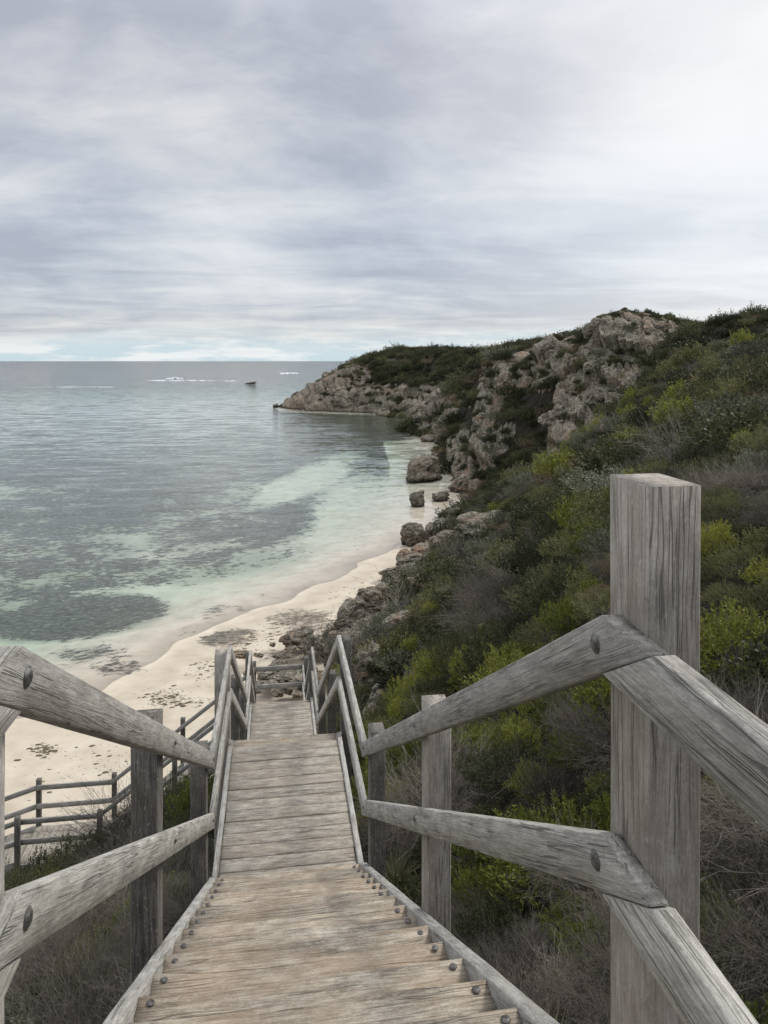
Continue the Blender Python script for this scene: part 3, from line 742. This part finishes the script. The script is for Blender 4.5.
# ------------------------------------------------------------------ surface lookup for planting
vh = hz2; 
def gridz(x, y):
    r = np.sqrt(x*x+y*y); a = np.degrees(np.arctan2(x, y))
    ir = np.clip(np.searchsorted(rr, r), 1, len(rr)-1); ia = np.clip(np.searchsorted(az, a), 1, len(az)-1)
    fr = np.clip((r-rr[ir-1])/(rr[ir]-rr[ir-1]), 0, 1); fa = np.clip((a-az[ia-1])/(az[ia]-az[ia-1]), 0, 1)
    def lk(arr):
        g_ = arr.reshape(shp)
        return (g_[ir-1,ia-1]*(1-fr)+g_[ir,ia-1]*fr)*(1-fa)+(g_[ir-1,ia]*(1-fr)+g_[ir,ia]*fr)*fa
    return lk(hz2), lk(sz), lk(cl)

# outcrops half buried in the slope
oc = [(505,540,60,'pale outcrop'),]
def outcrop(px_, zc_, w, h, label, seed, grp='limestone outcrops in the scrub'):
    x, y, _ = G(px_, 400, zc_); z_, s_, c_ = gridz(np.array([x]), np.array([y]))
    return place_rock('rock_outcrop', label, 'rock', (x, y, float(z_[0])+h*.1), (w, w*.8, h), seed, grp)
outcrop(385, 24, .9, .8, 'grey rock outcrop in the bushes right of the lower landing', 2)
outcrop(372, 27, .8, 1.0, 'upright grey rock at the edge of the bushes above the beach', 4)
outcrop(492, 44, 2.4, 1.0, 'long pale rock slab lying along the scrub slope', 3)
outcrop(505, 30, .7, .7, 'small pale rock among olive bushes on the mid slope', 1)
outcrop(428, 40, 1.1, .8, 'weathered grey rock low on the slope above the sand', 5)
outcrop(400, 33, .8, .7, 'pale stone between grey bushes above the beach corner', 0)
outcrop(455, 50, 1.5, 1.1, 'grey rounded outcrop above the brown jagged boulder', 2)
# individual blocks breaking the cliffs' surface
cand = np.where((cl > .75) & ishill & (rad > 60) & (rad < 240))[0]
pxs, pys, zcs = proj(X[cand], Y[cand], hz2[cand])
for k in range(60):
    j = cand[rng.integers(len(cand))]; s = rad[j]/90*rng.uniform(.5, 1.7)
    lab = 'weathered limestone block jutting from the headland cliff' if rad[j] > 130 else 'weathered limestone block jutting from the crag above the cove'
    place_rock('cliff_block', lab, 'rock', (PX[j], PY[j], hz2[j]-s*.45), (s*1.05, s*.9, s*.95), k, 'limestone blocks of the headland cliff' if rad[j] > 130 else 'limestone blocks of the crag', rot=(rng.normal(0,.35), rng.normal(0,.35), rng.uniform(0,6.28)))

# ------------------------------------------------------------------ PLANTS
def rot_to(d):                             # frames for direction vectors
    d = d/np.linalg.norm(d, axis=1)[:,None]
    a = np.cross(d, np.array([.31,.17,.93])); a /= np.linalg.norm(a, axis=1)[:,None]
    return d, a, np.cross(d, a)
def leaves(tips, dirs, per, ll, lw, spread, r_):
    n = len(tips); T = np.repeat(tips, per, 0); D = np.repeat(dirs, per, 0)
    D0 = D/np.linalg.norm(D, axis=1)[:,None]
    s = r_.uniform(-1, .15, len(T))[:,None]
    base = T+D0*s*ll*2.6
    d = D0*.75+r_.normal(size=T.shape)*spread; d, a, b = rot_to(d)
    L = ll*r_.uniform(.6, 1.25, len(T))[:,None]; W = lw*r_.uniform(.7, 1.2, len(T))[:,None]
    ang = r_.uniform(0, math.pi, len(T))[:,None]; sidev = a*np.cos(ang)+b*np.sin(ang)
    V = np.stack([base, base+d*L*.5+sidev*W*.5, base+d*L, base+d*L*.5-sidev*W*.5], 1).reshape(-1, 3)
    Fq = np.arange(len(V)).reshape(-1, 4)
    return V, Fq
def tubes(lines, radii, taper=.35):
    """lines: (n,k,3) polylines -> 3-sided tubes"""
    n, k, _ = lines.shape
    d = np.gradient(lines, axis=1).reshape(-1, 3); d, a, b = rot_to(d+1e-9)
    rad_ = (radii[:,None]*np.linspace(1, taper, k)[None]).reshape(-1, 1)
    P_ = lines.reshape(-1, 3); vs = []
    for j in range(3):
        t = 2*math.pi*j/3; vs.append(P_+(a*math.cos(t)+b*math.sin(t))*rad_)
    V = np.stack(vs, 1).reshape(-1, 3)
    i = (np.arange(n)[:,None]*k+np.arange(k-1)[None]).ravel(); Fq = []
    for j in range(3): Fq.append(np.c_[i*3+j, i*3+(j+1)%3, (i+1)*3+(j+1)%3, (i+1)*3+j])
    return V, np.concatenate(Fq)
def dome(n, r_, flat, seed, lump=.35, shell=.45):
    d = r_.normal(size=(n, 3)); d[:,2] = np.abs(d[:,2])*.9+.02; d /= np.linalg.norm(d, axis=1)[:,None]
    q = 1+lump*fbm(d[:,0]*2.2+seed*3, d[:,1]*2.2, d[:,2]*2.2, 3, seed)*1.6
    rad_ = q*(1-shell*r_.uniform(0, 1, n)**2.2)
    p = d*rad_[:,None]; p[:,2] *= flat
    return p, d
def bush(seed, ntip, per, ll, lw, leafm, flat=.75, nbr=60, spread=.5, up=.5, lump=.35, br=.006):
    r_ = np.random.default_rng(seed)
    p, d = dome(ntip, r_, flat, seed, lump)
    dd = d+np.array([0,0,up])
    V, Fq = leaves(p, dd, per, ll, lw, spread, r_)
    fol = mesh_np('foliage', V, Fq, leafm, link=False)
    e = p[:nbr]*.97; st_ = e*np.array([.12,.12,0])+r_.normal(0, .03, e.shape)*[1,1,0]; t = np.linspace(0, 1, 6)[None,:,None]
    mid = (st_+e)*.5+r_.normal(0, .08, e.shape)+np.array([0,0,-.05])
    ln = st_[:,None]*(1-t)**2+2*mid[:,None]*t*(1-t)+e[:,None]*t**2
    Vb, Fb = tubes(ln, r_.uniform(.6, 1.5, nbr)*br)
    return fol, mesh_np('branches', Vb, Fb, M['twig'], link=False)
def twiggy(seed, n1_=70, n2=5, n3=4, leafm=None, fan=1.0, br=.006):
    r_ = np.random.default_rng(seed); p, d = dome(n1_, r_, .8, seed, .3)
    def seg(a, e, w, k=6):
        t = np.linspace(0, 1, k)[None,:,None]; m_ = (a+e)*.5+r_.normal(0, w, e.shape)
        return a[:,None]*(1-t)**2+2*m_[:,None]*t*(1-t)+e[:,None]*t**2
    l1 = seg(p*[.1,.1,0], p, .12)
    Vs_, Fs_ = [], []; off = 0
    def add(l, rd, tp=.4):
        nonlocal off
        V, Fq = tubes(l, rd, tp); Vs_.append(V); Fs_.append(Fq+off); off += len(V)
    add(l1, r_.uniform(.7,1.5,n1_)*br)
    a = l1[:, r_.integers(2, 6, n2)].reshape(-1, 3); dd = np.repeat(p/np.linalg.norm(p,axis=1)[:,None], n2, 0)+r_.normal(0, .7, (len(a),3)); e = a+dd*r_.uniform(.15,.4,len(a))[:,None]*fan
    e[:,2] = np.abs(e[:,2])
    l2 = seg(a, e, .05); add(l2, np.full(len(a), br*.55))
    a = l2[:, r_.integers(1, 6, n3)].reshape(-1, 3); dd = np.repeat((e-l2[:,0]), n3, 0)*2.2+r_.normal(0, .6, (len(a),3)); e3 = a+dd*r_.uniform(.08,.2,len(a))[:,None]*fan
    e3[:,2] = np.abs(e3[:,2])
    add(seg(a, e3, .02, 4), np.full(len(a), br*.36), .6)
    br_ = mesh_np('branches', np.concatenate(Vs_), np.concatenate(Fs_), M['twig'], link=False)
    sel = e3[::5]; V, Fq = leaves(sel, np.tile([0,0,1.], (len(sel),1)), 3, .035, .012, .6, r_)
    return mesh_np('foliage', V, Fq, leafm or M['leaf_grey'], link=False), br_
def tuft(seed, n=160):
    r_ = np.random.default_rng(seed); a = r_.uniform(0, 6.28, n); L = r_.uniform(.5, 1.1, n); ln_ = r_.uniform(.15, .9, n)
    b = np.c_[np.cos(a), np.sin(a), np.zeros(n)]; st_ = b*r_.uniform(0,.12,n)[:,None]
    t = np.linspace(0, 1, 6)
    pts = st_[:,None]+b[:,None]*(t**1.7)[None,:,None]*ln_[:,None,None]*.7+np.array([0,0,1])[None,None]*(t*(1-.35*t*ln_[:,None]))[:,:,None]*L[:,None,None]
    sv = np.c_[-np.sin(a), np.cos(a), np.zeros(n)]; w = .011*(1-t**2)[None,:,None]+.001
    V = np.stack([pts-sv[:,None]*w, pts+sv[:,None]*w], 2).reshape(-1, 3)
    i = (np.arange(n)[:,None]*6+np.arange(5)[None]).ravel()*2
    return mesh_np('blades', V, np.c_[i, i+1, i+3, i+2], M['blade'], link=False), None
# near prototypes (unit radius, scaled to about .3-1 m)
KN = {
 'heath_bush': [bush(11, 900, 14, .050, .013, M['leaf_olive'], .8), bush(12, 900, 14, .055, .013, M['leaf_olive'], .7)],
 'green_bush': [bush(21, 620, 16, .085, .026, M['leaf_bright'], .95, up=1.0, spread=.38, lump=.5), bush(22, 620, 16, .08, .024, M['leaf_bright'], .85, up=1.0, spread=.38, lump=.5)],
 'saltbush': [bush(31, 800, 12, .05, .016, M['leaf_grey'], .7), bush(32, 800, 12, .045, .018, M['leaf_grey'], .65)],
 'dark_shrub': [bush(41, 900, 14, .055, .018, M['leaf_dark'], .85), bush(42, 900, 14, .06, .02, M['leaf_dark'], .75)],
 'twiggy_shrub': [twiggy(51, 110, 6, 4, br=.007), twiggy(52, 110, 6, 4, fan=1.35, br=.007)],
 'russet_shrub': [bush(61, 700, 10, .05, .013, M['leaf_brown'], .7, nbr=120)],
 'grass_tuft': [tuft(71)],
}
KF = {
 'heath_bush': [bush(111, 620, 6, .085, .050, M['leaf_olive'], .85, nbr=24, lump=.5, br=.012), bush(112, 620, 6, .09, .050, M['leaf_olive'], .75, nbr=24, lump=.55, br=.012)],
 'green_bush': [bush(121, 520, 6, .11, .052, M['leaf_bright'], .9, nbr=14, up=.9, lump=.5, br=.012)],
 'saltbush': [bush(131, 620, 6, .08, .046, M['leaf_grey'], .75, nbr=30, lump=.5, br=.012)],
 'dark_shrub': [bush(141, 620, 6, .09, .056, M['leaf_dark'], .9, nbr=20, lump=.5, br=.012), bush(142, 620, 6, .09, .056, M['leaf_dark'], .75, nbr=20, lump=.6, br=.012)],
 'twiggy_shrub': [twiggy(151, 40, 4, 3, br=.011)],
 'russet_shrub': [bush(161, 260, 6, .09, .03, M['leaf_brown'], .6, nbr=60, lump=.5, br=.012)],
}
WORDS = {'heath_bush': ('olive green heath bush', 'bush'), 'green_bush': ('bright yellow green leafy bush', 'bush'), 'saltbush': ('grey green saltbush', 'bush'),
 'dark_shrub': ('dark green dense shrub', 'shrub'), 'twiggy_shrub': ('bare grey twiggy shrub', 'shrub'), 'russet_shrub': ('rusty brown dry shrub', 'shrub'), 'grass_tuft': ('dry arching grass tuft', 'grass tuft')}
def add_plant(kind, variant, loc, sc, rz, label, group=None, lib=KN, tilt=(0,0)):
    fol, brn = lib[kind][variant % len(lib[kind])]
    e = empty(kind, loc); e.rotation_euler = (tilt[0], tilt[1], rz); e.scale = sc
    tag(e, label, WORDS[kind][1], group)
    o = bpy.data.objects.new('foliage' if kind != 'grass_tuft' else 'blades', fol); C.objects.link(o); o.parent = e
    if brn is not None:
        b = bpy.data.objects.new('branches', brn); C.objects.link(b); b.parent = e
    return e
# candidate spots: even spread in log distance
spots = []
cellr = {}
def try_spot(x, y, rmin):
    key = (int(x//2.5), int(y//2.5))
    for a in (-1,0,1):
        for b in (-1,0,1):
            for (qx, qy, qr) in cellr.get((key[0]+a, key[1]+b), ()):
                if (qx-x)**2+(qy-y)**2 < (rmin+qr)**2*(.36 if rmin < 1.0 else .42): return False
    cellr.setdefault(key, []).append((x, y, rmin)); return True
NC = 60000
aa = rng.uniform(R(-55), R(60), NC); lr = np.exp(rng.uniform(math.log(1.2), math.log(250), NC))
# more candidates further out
aa2 = rng.uniform(R(-20), R(48), 90000); lr2 = 12+rng.uniform(0, 1, 90000)**.75*240
aa = np.r_[aa, aa2]; lr = np.r_[lr, lr2]
cx = np.sin(aa)*lr; cy = np.cos(aa)*lr-0.3
zh, zs_, cm_ = gridz(cx, cy)
bx, by, bz = proj(cx, cy, zh)
kn = vn(cx*.22, cy*.22, s=77)+.5*vn(cx*.9, cy*.9, s=78); kn2 = vn(cx*.12+40, cy*.12, s=91)
for i in range(len(cx)):
    x, y = cx[i], cy[i]; r = math.hypot(x, y)
    if zh[i] < zs_[i]+.12 or (zh[i] < zs_[i]+.9 and cx[i] > 1.5 and random.random() < .72): continue
    if cm_[i] > .35 and (random.random() > (.6 if by[i] < 328 else .22) or by[i] > 520): continue
    base = .28+.022*r if r < 25 else .83+.010*(r-25)
    s = min(base, 2.1)*random.choice((.55, .7, .85, 1.0, 1.2, 1.55))*random.uniform(.9, 1.1)
    if cm_[i] > .35: s *= .5
    if r > 60 and by[i] < 350: s *= .7
    # keep off the stairs
    lim = .78+s*.75
    if -.1-lim+.2 < x < .1+lim+.1 and -2 < y < 21.5:
        continue
    if -11-s*.5 < x < 1.2 and 19.3-s*.25 < y < 21.2+s*.9: continue
    if r > 60 and bz[i] > 0 and (bx[i] < 318 or bx[i] > 830): continue
    if r <= 60 and (bx[i] < -260 or bx[i] > 1100) and r > 6: continue
    if not try_spot(x, y, s): continue
    k = kn[i]; q = random.random()
    if r < 6 and 0 < x < 2.0: kind = 'twiggy_shrub' if q < .85 else 'dark_shrub'
    elif r < 9 and x > 0: kind = 'twiggy_shrub' if (q < .45 or (x < 1.9 and q < .72)) else 'green_bush' if q < .8 else 'dark_shrub'
    elif x > 0 and r < 21 and x < 4.5: kind = 'green_bush' if q < .62 else 'heath_bush' if q < .82 else 'dark_shrub'
    elif x < 0: kind = 'twiggy_shrub' if q < .36 else 'heath_bush' if q < .62 else 'saltbush' if q < .8 else 'green_bush' if q < .87 else 'dark_shrub'
    elif r > 60: kind = 'dark_shrub' if q < .66+.2*k else 'heath_bush' if q < .84 else 'russet_shrub' if q < .95 else 'saltbush'
    else:
        kk = k*.55+(q-.5)*1.1
        kind = 'saltbush' if kk < -.48 else 'twiggy_shrub' if kk < -.27 else 'dark_shrub' if kk < -.05 else 'heath_bush' if kk < .40 else 'green_bush' if kk < .60 and kn2[i] > -.2 else 'russet_shrub'
        if kn2[i] < -.45 and q < .6: kind = 'saltbush' if q < .25 else 'twiggy_shrub'
    spots.append((r, x, y, float(zh[i]), s, kind, float(bx[i]), float(by[i])))
spots.sort(key=lambda t: t[0])
vis = [p for p in spots if -60 < p[6] < 830 and p[0] < 48]
indiv = sorted(vis, key=lambda p: -(p[4]/p[0]))[:290]
ids = set(id(p) for p in indiv)
def zone(p):
    r, x, y = p[0], p[1], p[2]
    if x < 0: return ('left of the stairs beside the top flight' if y < 8 else 'below and left of the stairs near the lower walkway')
    if r < 6: return 'right of the top flight behind the near post'
    if r < 14: return 'right of the upper stairs on the near slope'
    if r < 26: return 'on the slope right of the lower landing'
    return 'on the mid slope above the beach'
for n, p in enumerate(indiv):
    r, x, y, z, s, kind, ax, ay = p
    lib = KN if r < 20 else KF
    lb = WORDS[kind][0]+' '+zone(p)
    add_plant(kind, n, (x, y, z-.06*s), (s*random.uniform(.9,1.15), s*random.uniform(.9,1.15), s*random.uniform(.8,1.15)*(1.0 if r > 6 else .85)), random.uniform(0, 6.28), lb, kind.replace('_', ' ')+' plants '+zone(p), lib, (random.gauss(0,.12), random.gauss(0,.12)))
# grass tufts by the stairs, each its own thing
tl = [(1.25,2.7,.5),(1.35,3.6,.45),(1.15,4.6,.35),(1.9,2.1,.5),(-1.2,3.2,.4),(-1.5,5.0,.45),(-1.3,7.6,.4),(1.2,7.3,.4)]
for n, (x, y, s) in enumerate(tl):
    z_, _, _ = gridz(np.array([x]), np.array([y]))
    add_plant('grass_tuft', 0, (x, y, float(z_[0])), (s, s, s), n*1.7, 'dry arching grass tuft '+('right' if x > 0 else 'left')+' of the top flight under the bushes', 'grass tufts beside the top flight '+('right' if x > 0 else 'left'))
wb = [(-1.55,18.2,1.15,'saltbush','grey green saltbush between the stairs and the walkway flight, nearest the landing'),(-2.35,18.1,1.3,'dark_shrub','dark green shrub hiding the middle of the walkway flight'),(-3.2,18.2,1.15,'heath_bush','olive bush leaning on the near rail of the walkway flight'),
 (-4.1,18.2,1.1,'saltbush','grey green saltbush at the foot of the walkway flight'),(-4.9,18.3,.75,'twiggy_shrub','bare twiggy shrub against the near side of the lower walkway'),(-5.8,18.2,.6,'heath_bush','small olive bush below the lower walkway deck'),
 (-1.9,16.6,.9,'heath_bush','olive bush left of the lower landing'),(-2.9,16.7,1.0,'twiggy_shrub','twiggy shrub left of the lower landing, nearer than the saltbush'),(-4.0,16.8,.9,'dark_shrub','dark shrub between the twiggy shrub and the walkway deck')]
for n, (x, y, s, kd, lb) in enumerate(wb):
    z_, _, _ = gridz(np.array([x]), np.array([y]))
    add_plant(kd, n, (x, y, float(z_[0])-.05), (s, s*.8, s), n*1.3, lb, None, KN)
# the rest: one object of scrub, instanced foliage
rest = [p for p in spots if id(p) not in ids]
KINDS_ = list(KF)
protos = {}
def scrub(rest):
    V = np.array([(p[1], p[2], p[3]-.1*p[4]) for p in rest]); me = bpy.data.meshes.new('coastal_scrub'); me.from_pydata(V.tolist(), [], [])
    a = me.attributes.new('sc', 'FLOAT', 'POINT'); a.data.foreach_set('value', np.array([p[4] for p in rest], np.float32))
    a = me.attributes.new('rz', 'FLOAT', 'POINT'); a.data.foreach_set('value', rng.uniform(0, 6.28, len(rest)).astype(np.float32))
    items = [(k, v) for k in KF for v in range(len(KF[k]))]
    kid = []
    for p in rest:
        c = [j for j, (k, v) in enumerate(items) if k == p[5]]; kid.append(random.choice(c))
    a = me.attributes.new('kid', 'INT', 'POINT'); a.data.foreach_set('value', np.array(kid, np.int32))
    o = bpy.data.objects.new('coastal_scrub', me); C.objects.link(o)
    tag(o, 'dense low coastal scrub covering the hillside and headland', kind='stuff')
    ng = bpy.data.node_groups.new('scatter', 'GeometryNodeTree'); ng.interface.new_socket('Geometry', in_out='INPUT', socket_type='NodeSocketGeometry'); ng.interface.new_socket('Geometry', in_out='OUTPUT', socket_type='NodeSocketGeometry')
    L = ng.links.new; nn = ng.nodes.new
    gi = nn('NodeGroupInput'); go = nn('NodeGroupOutput'); jn = nn('GeometryNodeJoinGeometry')
    def attr(nm, dt):
        n = nn('GeometryNodeInputNamedAttribute'); n.data_type = dt; n.inputs[0].default_value = nm; return n.outputs[0]
    sc = attr('sc', 'FLOAT'); rz = attr('rz', 'FLOAT'); kd = attr('kid', 'INT')
    cmb = nn('ShaderNodeCombineXYZ'); L(rz, cmb.inputs[2])
    for j, (k, v) in enumerate(items):
        fol, brn = KF[k][v]
        for mname in (fol, brn):
            po = bpy.data.objects.new('scrub_clump', mname)      # data only: never linked to the scene
            oi = nn('GeometryNodeObjectInfo'); oi.inputs[0].default_value = po; oi.inputs['As Instance'].default_value = True
            cp = nn('FunctionNodeCompare'); cp.data_type = 'INT'; cp.operation = 'EQUAL'; L(kd, cp.inputs[2]); cp.inputs[3].default_value = j
            ip = nn('GeometryNodeInstanceOnPoints'); L(gi.outputs[0], ip.inputs[0]); L(cp.outputs[0], ip.inputs[1]); L(oi.outputs['Geometry'], ip.inputs[2])
            L(cmb.outputs[0], ip.inputs['Rotation']); L(sc, ip.inputs['Scale']); L(ip.outputs[0], jn.inputs[0])
    L(jn.outputs[0], go.inputs[0])
    md = o.modifiers.new('scatter', 'NODES'); md.node_group = ng
    return o
scrub(rest)
print('PLANTS', len(spots), 'indiv', len(indiv), 'rest', len(rest))

# seaweed wrack on the sand (stuff) -------------------------------------------------
def flakes(n, regions, zfun):
    V = []; Fq = []
    for k in range(n):
        (ax, ay, sx, sy) = regions[rng.integers(len(regions))]
        qx, qy = ax+rng.normal()*sx, ay+rng.normal()*sy
        x, y, _ = P(qx, qy, .6); z0, s0, c0 = gridz(np.array([x]), np.array([y]))
        if z0[0] > s0[0] or s0[0] < .05: continue
        s = rng.uniform(.02, .03+.08*rng.random()**3); m_ = 7; b = len(V); ph = rng.uniform(0, 6.28)
        for lv, (q, h) in enumerate(((1,.0),(.8,.03),(.3,.05))):
            for t in range(m_):
                an = ph+t*6.283/m_; rr_ = s*q*rng.uniform(.6,1.3)
                V.append((x+math.cos(an)*rr_*1.6, y+math.sin(an)*rr_, float(s0[0])+h*min(1, s*5)-.004))
        for lv in range(2):
            for t in range(m_): Fq.append((b+lv*m_+t, b+lv*m_+(t+1)%m_, b+(lv+1)*m_+(t+1)%m_, b+(lv+1)*m_+t))
    return V, Fq
V, Fq = flakes(1500, [(165,686,12,5),(190,694,16,3),(205,660,10,5),(235,640,22,6),(262,628,22,6),(300,616,30,8),(45,738,6,4),(165,690,10,4),(350,580,30,10),(110,760,50,16),(300,616,30,8)], None)
o = mesh_np('seaweed', V, Fq, M['wrack'], smooth=True); tag(o, 'brown seaweed scraps strewn over the white sand', kind='stuff')

# breakers ---------------------------------------------------------------------------
def breaker(px0, px1, py, h, label):
    a = np.array(P(px0, py)); b = np.array(P(px1, py)); n = 60; V = []; Fq = []; K_ = 6
    d = (b-a); wv = np.array([-d[1], d[0], 0])/np.linalg.norm(d)
    for i in range(n):
        t = i/(n-1); e = math.sin(math.pi*t)**.6*(.55+.9*abs(float(vn(np.array([t*9.]), np.array([py*1.]), s=4)[0]))); c = a+d*t+wv*float(vn(np.array([t*5.]), np.array([3.]), s=6)[0])*h*4
        for k in range(K_):
            q = k/(K_-1); V.append(c+wv*(q-.5)*h*5*e+np.array([0,0,math.sin(math.pi*q)**.8*h*e-.05]))
    gap = vn(np.arange(n)*.55, np.full(n, py*3.1), s=9)+.5*vn(np.arange(n)*1.7, np.full(n, py), s=10)
    for i in range(n-1):
        for k in range(K_-1):
            if gap[i]-.35*(k in (0, K_-2)) > -.62: Fq.append((i*K_+k, i*K_+k+1, (i+1)*K_+k+1, (i+1)*K_+k))
    o = mesh_np('breaking_wave', V, Fq, M['foam'], smooth=True); tag(o, label, 'wave', 'small breaking waves on the outer reef')
breaker(146, 218, 380.5, .45, 'long white breaking wave left of the dark islet')
breaker(166, 184, 378.5, .9, 'short bright wave crest just behind the long breaker')
breaker(279, 301, 373.5, 1.5, 'bright white wave crest left of the headland near the horizon')
breaker(20, 125, 387, .16, 'faint thin line of broken water far out on the left')
breaker(222, 240, 381, .35, 'thin foam line between the long breaker and the islet')
breaker(262, 283, 405.5, .12, 'thin foam streak by the tip of the headland')

# ------------------------------------------------------------------ WORLD
w = bpy.data.worlds.new('World'); bpy.context.scene.world = w; w.use_nodes = True
nt = w.node_tree; nt.nodes.clear(); g = N(nt)
SUN_EL, SUN_AZ = 42, 60                    # azimuth clockwise from +Y
sky = g('ShaderNodeTexSky', sky_type='NISHITA', sun_disc=False, sun_elevation=R(SUN_EL), sun_rotation=R(SUN_AZ))
tc = g('ShaderNodeTexCoord').outputs['Generated']
sep = g('ShaderNodeSeparateXYZ', {0: tc}); dz = sep.outputs[2]
den = g.math('ADD', g.math('MAXIMUM', dz, 0.0), .07)
pxv = g('ShaderNodeCombineXYZ', {'X': g.math('DIVIDE', sep.outputs[0], den), 'Y': g.math('DIVIDE', sep.outputs[1], den)}).outputs[0]
wv_ = g('ShaderNodeTexNoise', {'Vector': g.mapv(tc, (1,1,2)), 'Scale': 2.0, 'Detail': 3}).outputs['Color']
wp = g('ShaderNodeVectorMath', {0: g('ShaderNodeVectorMath', {0: wv_, 1: (.5,.5,.5)}, operation='SUBTRACT').outputs[0], 'Scale': .16}, operation='SCALE').outputs[0]
tcw = g('ShaderNodeVectorMath', {0: tc, 1: wp}, operation='ADD').outputs[0]
n1_ = g.noise(g.mapv(tcw, (1.7,1.7,3.0), (2.3,0,.4)), 1.0, 6, .5)
n2_ = g.noise(g.mapv(pxv, (.75,1.25,1), (7,2,0)), 1.0, 7, .58, .5)
n3_ = g.noise(g.mapv(tcw, (4.5,4.5,10), (0,3,1)), 1.0, 8, .6)
lowf = g.ramp(dz, [(.1, 1.0), (.42, .25)])
n2m = g.math('ADD', .5, g.math('MULTIPLY', g.math('SUBTRACT', n2_, .5), g.math('ADD', lowf, .25)))
f = g.math('ADD', g.math('MULTIPLY', n1_, .48), g.math('ADD', g.math('MULTIPLY', n2m, .24), g.math('MULTIPLY', n3_, .28)))
cloud = g.ramp(f, [(.415, (3.75,3.9,4.4)), (.465, (4.7,4.85,5.25)), (.505, (5.6,5.65,5.8)), (.54, (6.3,6.3,6.3)), (.60, (7.3,7.2,7.1))])
# glow of the hidden sun to the right, and the brighter zenith of an overcast sky
def dirv(azd, eld): return (math.sin(R(azd))*math.cos(R(eld)), math.cos(R(azd))*math.cos(R(eld)), math.sin(R(eld)))
dt = g('ShaderNodeVectorMath', {0: tc, 1: dirv(8.3+28, 17)}, operation='DOT_PRODUCT').outputs['Value']
glow = g.ramp(g.math('ADD', dt, g.math('MULTIPLY', g.math('SUBTRACT', n2_, .5), .05)), [(.88, 0.0), (.955, .35), (1.0, 1.0)])
cloud = g.mix(g.math('MULTIPLY', glow, .85), cloud, (8.2,8.1,7.95))
zen = g.ramp(dz, [(.40, 1.0), (.9, 2.6)])
cloud = g('ShaderNodeVectorMath', {0: cloud, 1: zen}, operation='MULTIPLY').outputs[0]
hb = g.ramp(dz, [(.0, 0.0), (.16, 1.0)])
blue = g.mix(1.0, g('ShaderNodeMix', {6: sky.outputs[0], 7: sky.outputs[0]}, data_type='RGBA').outputs[2], (.9,1.0,1.12), 'MULTIPLY')
# openings near the horizon
low = g.noise(g.mapv(pxv, (.14,.33,1), (1,5,0)), 1.0, 5, .6)
elv = g.math('ADD', dz, g.math('MULTIPLY', g.math('SUBTRACT', low, .5), .06))
opn = g.ramp(elv, [(.0, .92), (.026, .75), (.046, .0)])
clear = (4.9,6.2,6.9)
cum = g.ramp(g.noise(g.mapv(tc, (10,10,60)), 1.0, 5, .6), [(.47, 0.0), (.6, 1.0)])
clearc = g.mix(g.math('MULTIPLY', cum, .75), clear, (8.2,8.3,8.4))
opn2 = g.math('MULTIPLY', opn, g.ramp(sep.outputs[0], [(.2, 1.0), (.62, .5)]))
band = g.ramp(dz, [(.03, 0.0), (.07, 1.0), (.17, 1.0), (.3, 0.0)])
cloud2 = g.mix(g.math('MULTIPLY', band, .35), cloud, g.mix(1.0, cloud, (.80,.88,1.0), 'MULTIPLY'))
col = g.mix(opn2, cloud2, clearc)
col = g.mix(.12, col, sky.outputs[0])
grd = g.ramp(g.math('ADD', dz, .02), [(.0, 0.0), (.019, 1.0)])
col = g.mix(grd, (1.2,1.4,1.5), col)
bg = g('ShaderNodeBackground', {'Color': col, 'Strength': .1})
g('ShaderNodeOutputWorld', {'Surface': bg.outputs[0]})

sl = bpy.data.lights.new('sun', 'SUN'); sl.energy = 1.5; sl.angle = R(14); sl.color = (1, .96, .9)
so = bpy.data.objects.new('sun', sl); C.objects.link(so)
so.rotation_euler = (R(90-SUN_EL), 0, R(180-SUN_AZ))

# ------------------------------------------------------------------ CAMERA
cam = bpy.data.cameras.new('camera'); co = bpy.data.objects.new('camera', cam); C.objects.link(co)
co.location = (0, 0, EYE); co.rotation_euler = (R(90), 0, -TH)
cam.sensor_fit = 'VERTICAL'; cam.sensor_height = 24; cam.lens = 24*F/1024; cam.shift_y = -(512-HY)/1024
cam.clip_start = .05; cam.clip_end = 90000
sc = bpy.context.scene; sc.camera = co
sc.view_settings.view_transform = 'Standard'; sc.view_settings.look = 'None'; sc.view_settings.exposure = 0.32; sc.view_settings.gamma = 1
sc.cycles.max_bounces = 4; sc.cycles.transparent_max_bounces = 12; sc.cycles.diffuse_bounces = 2; sc.cycles.glossy_bounces = 2; sc.cycles.transmission_bounces = 2
sc.cycles.use_denoising = True
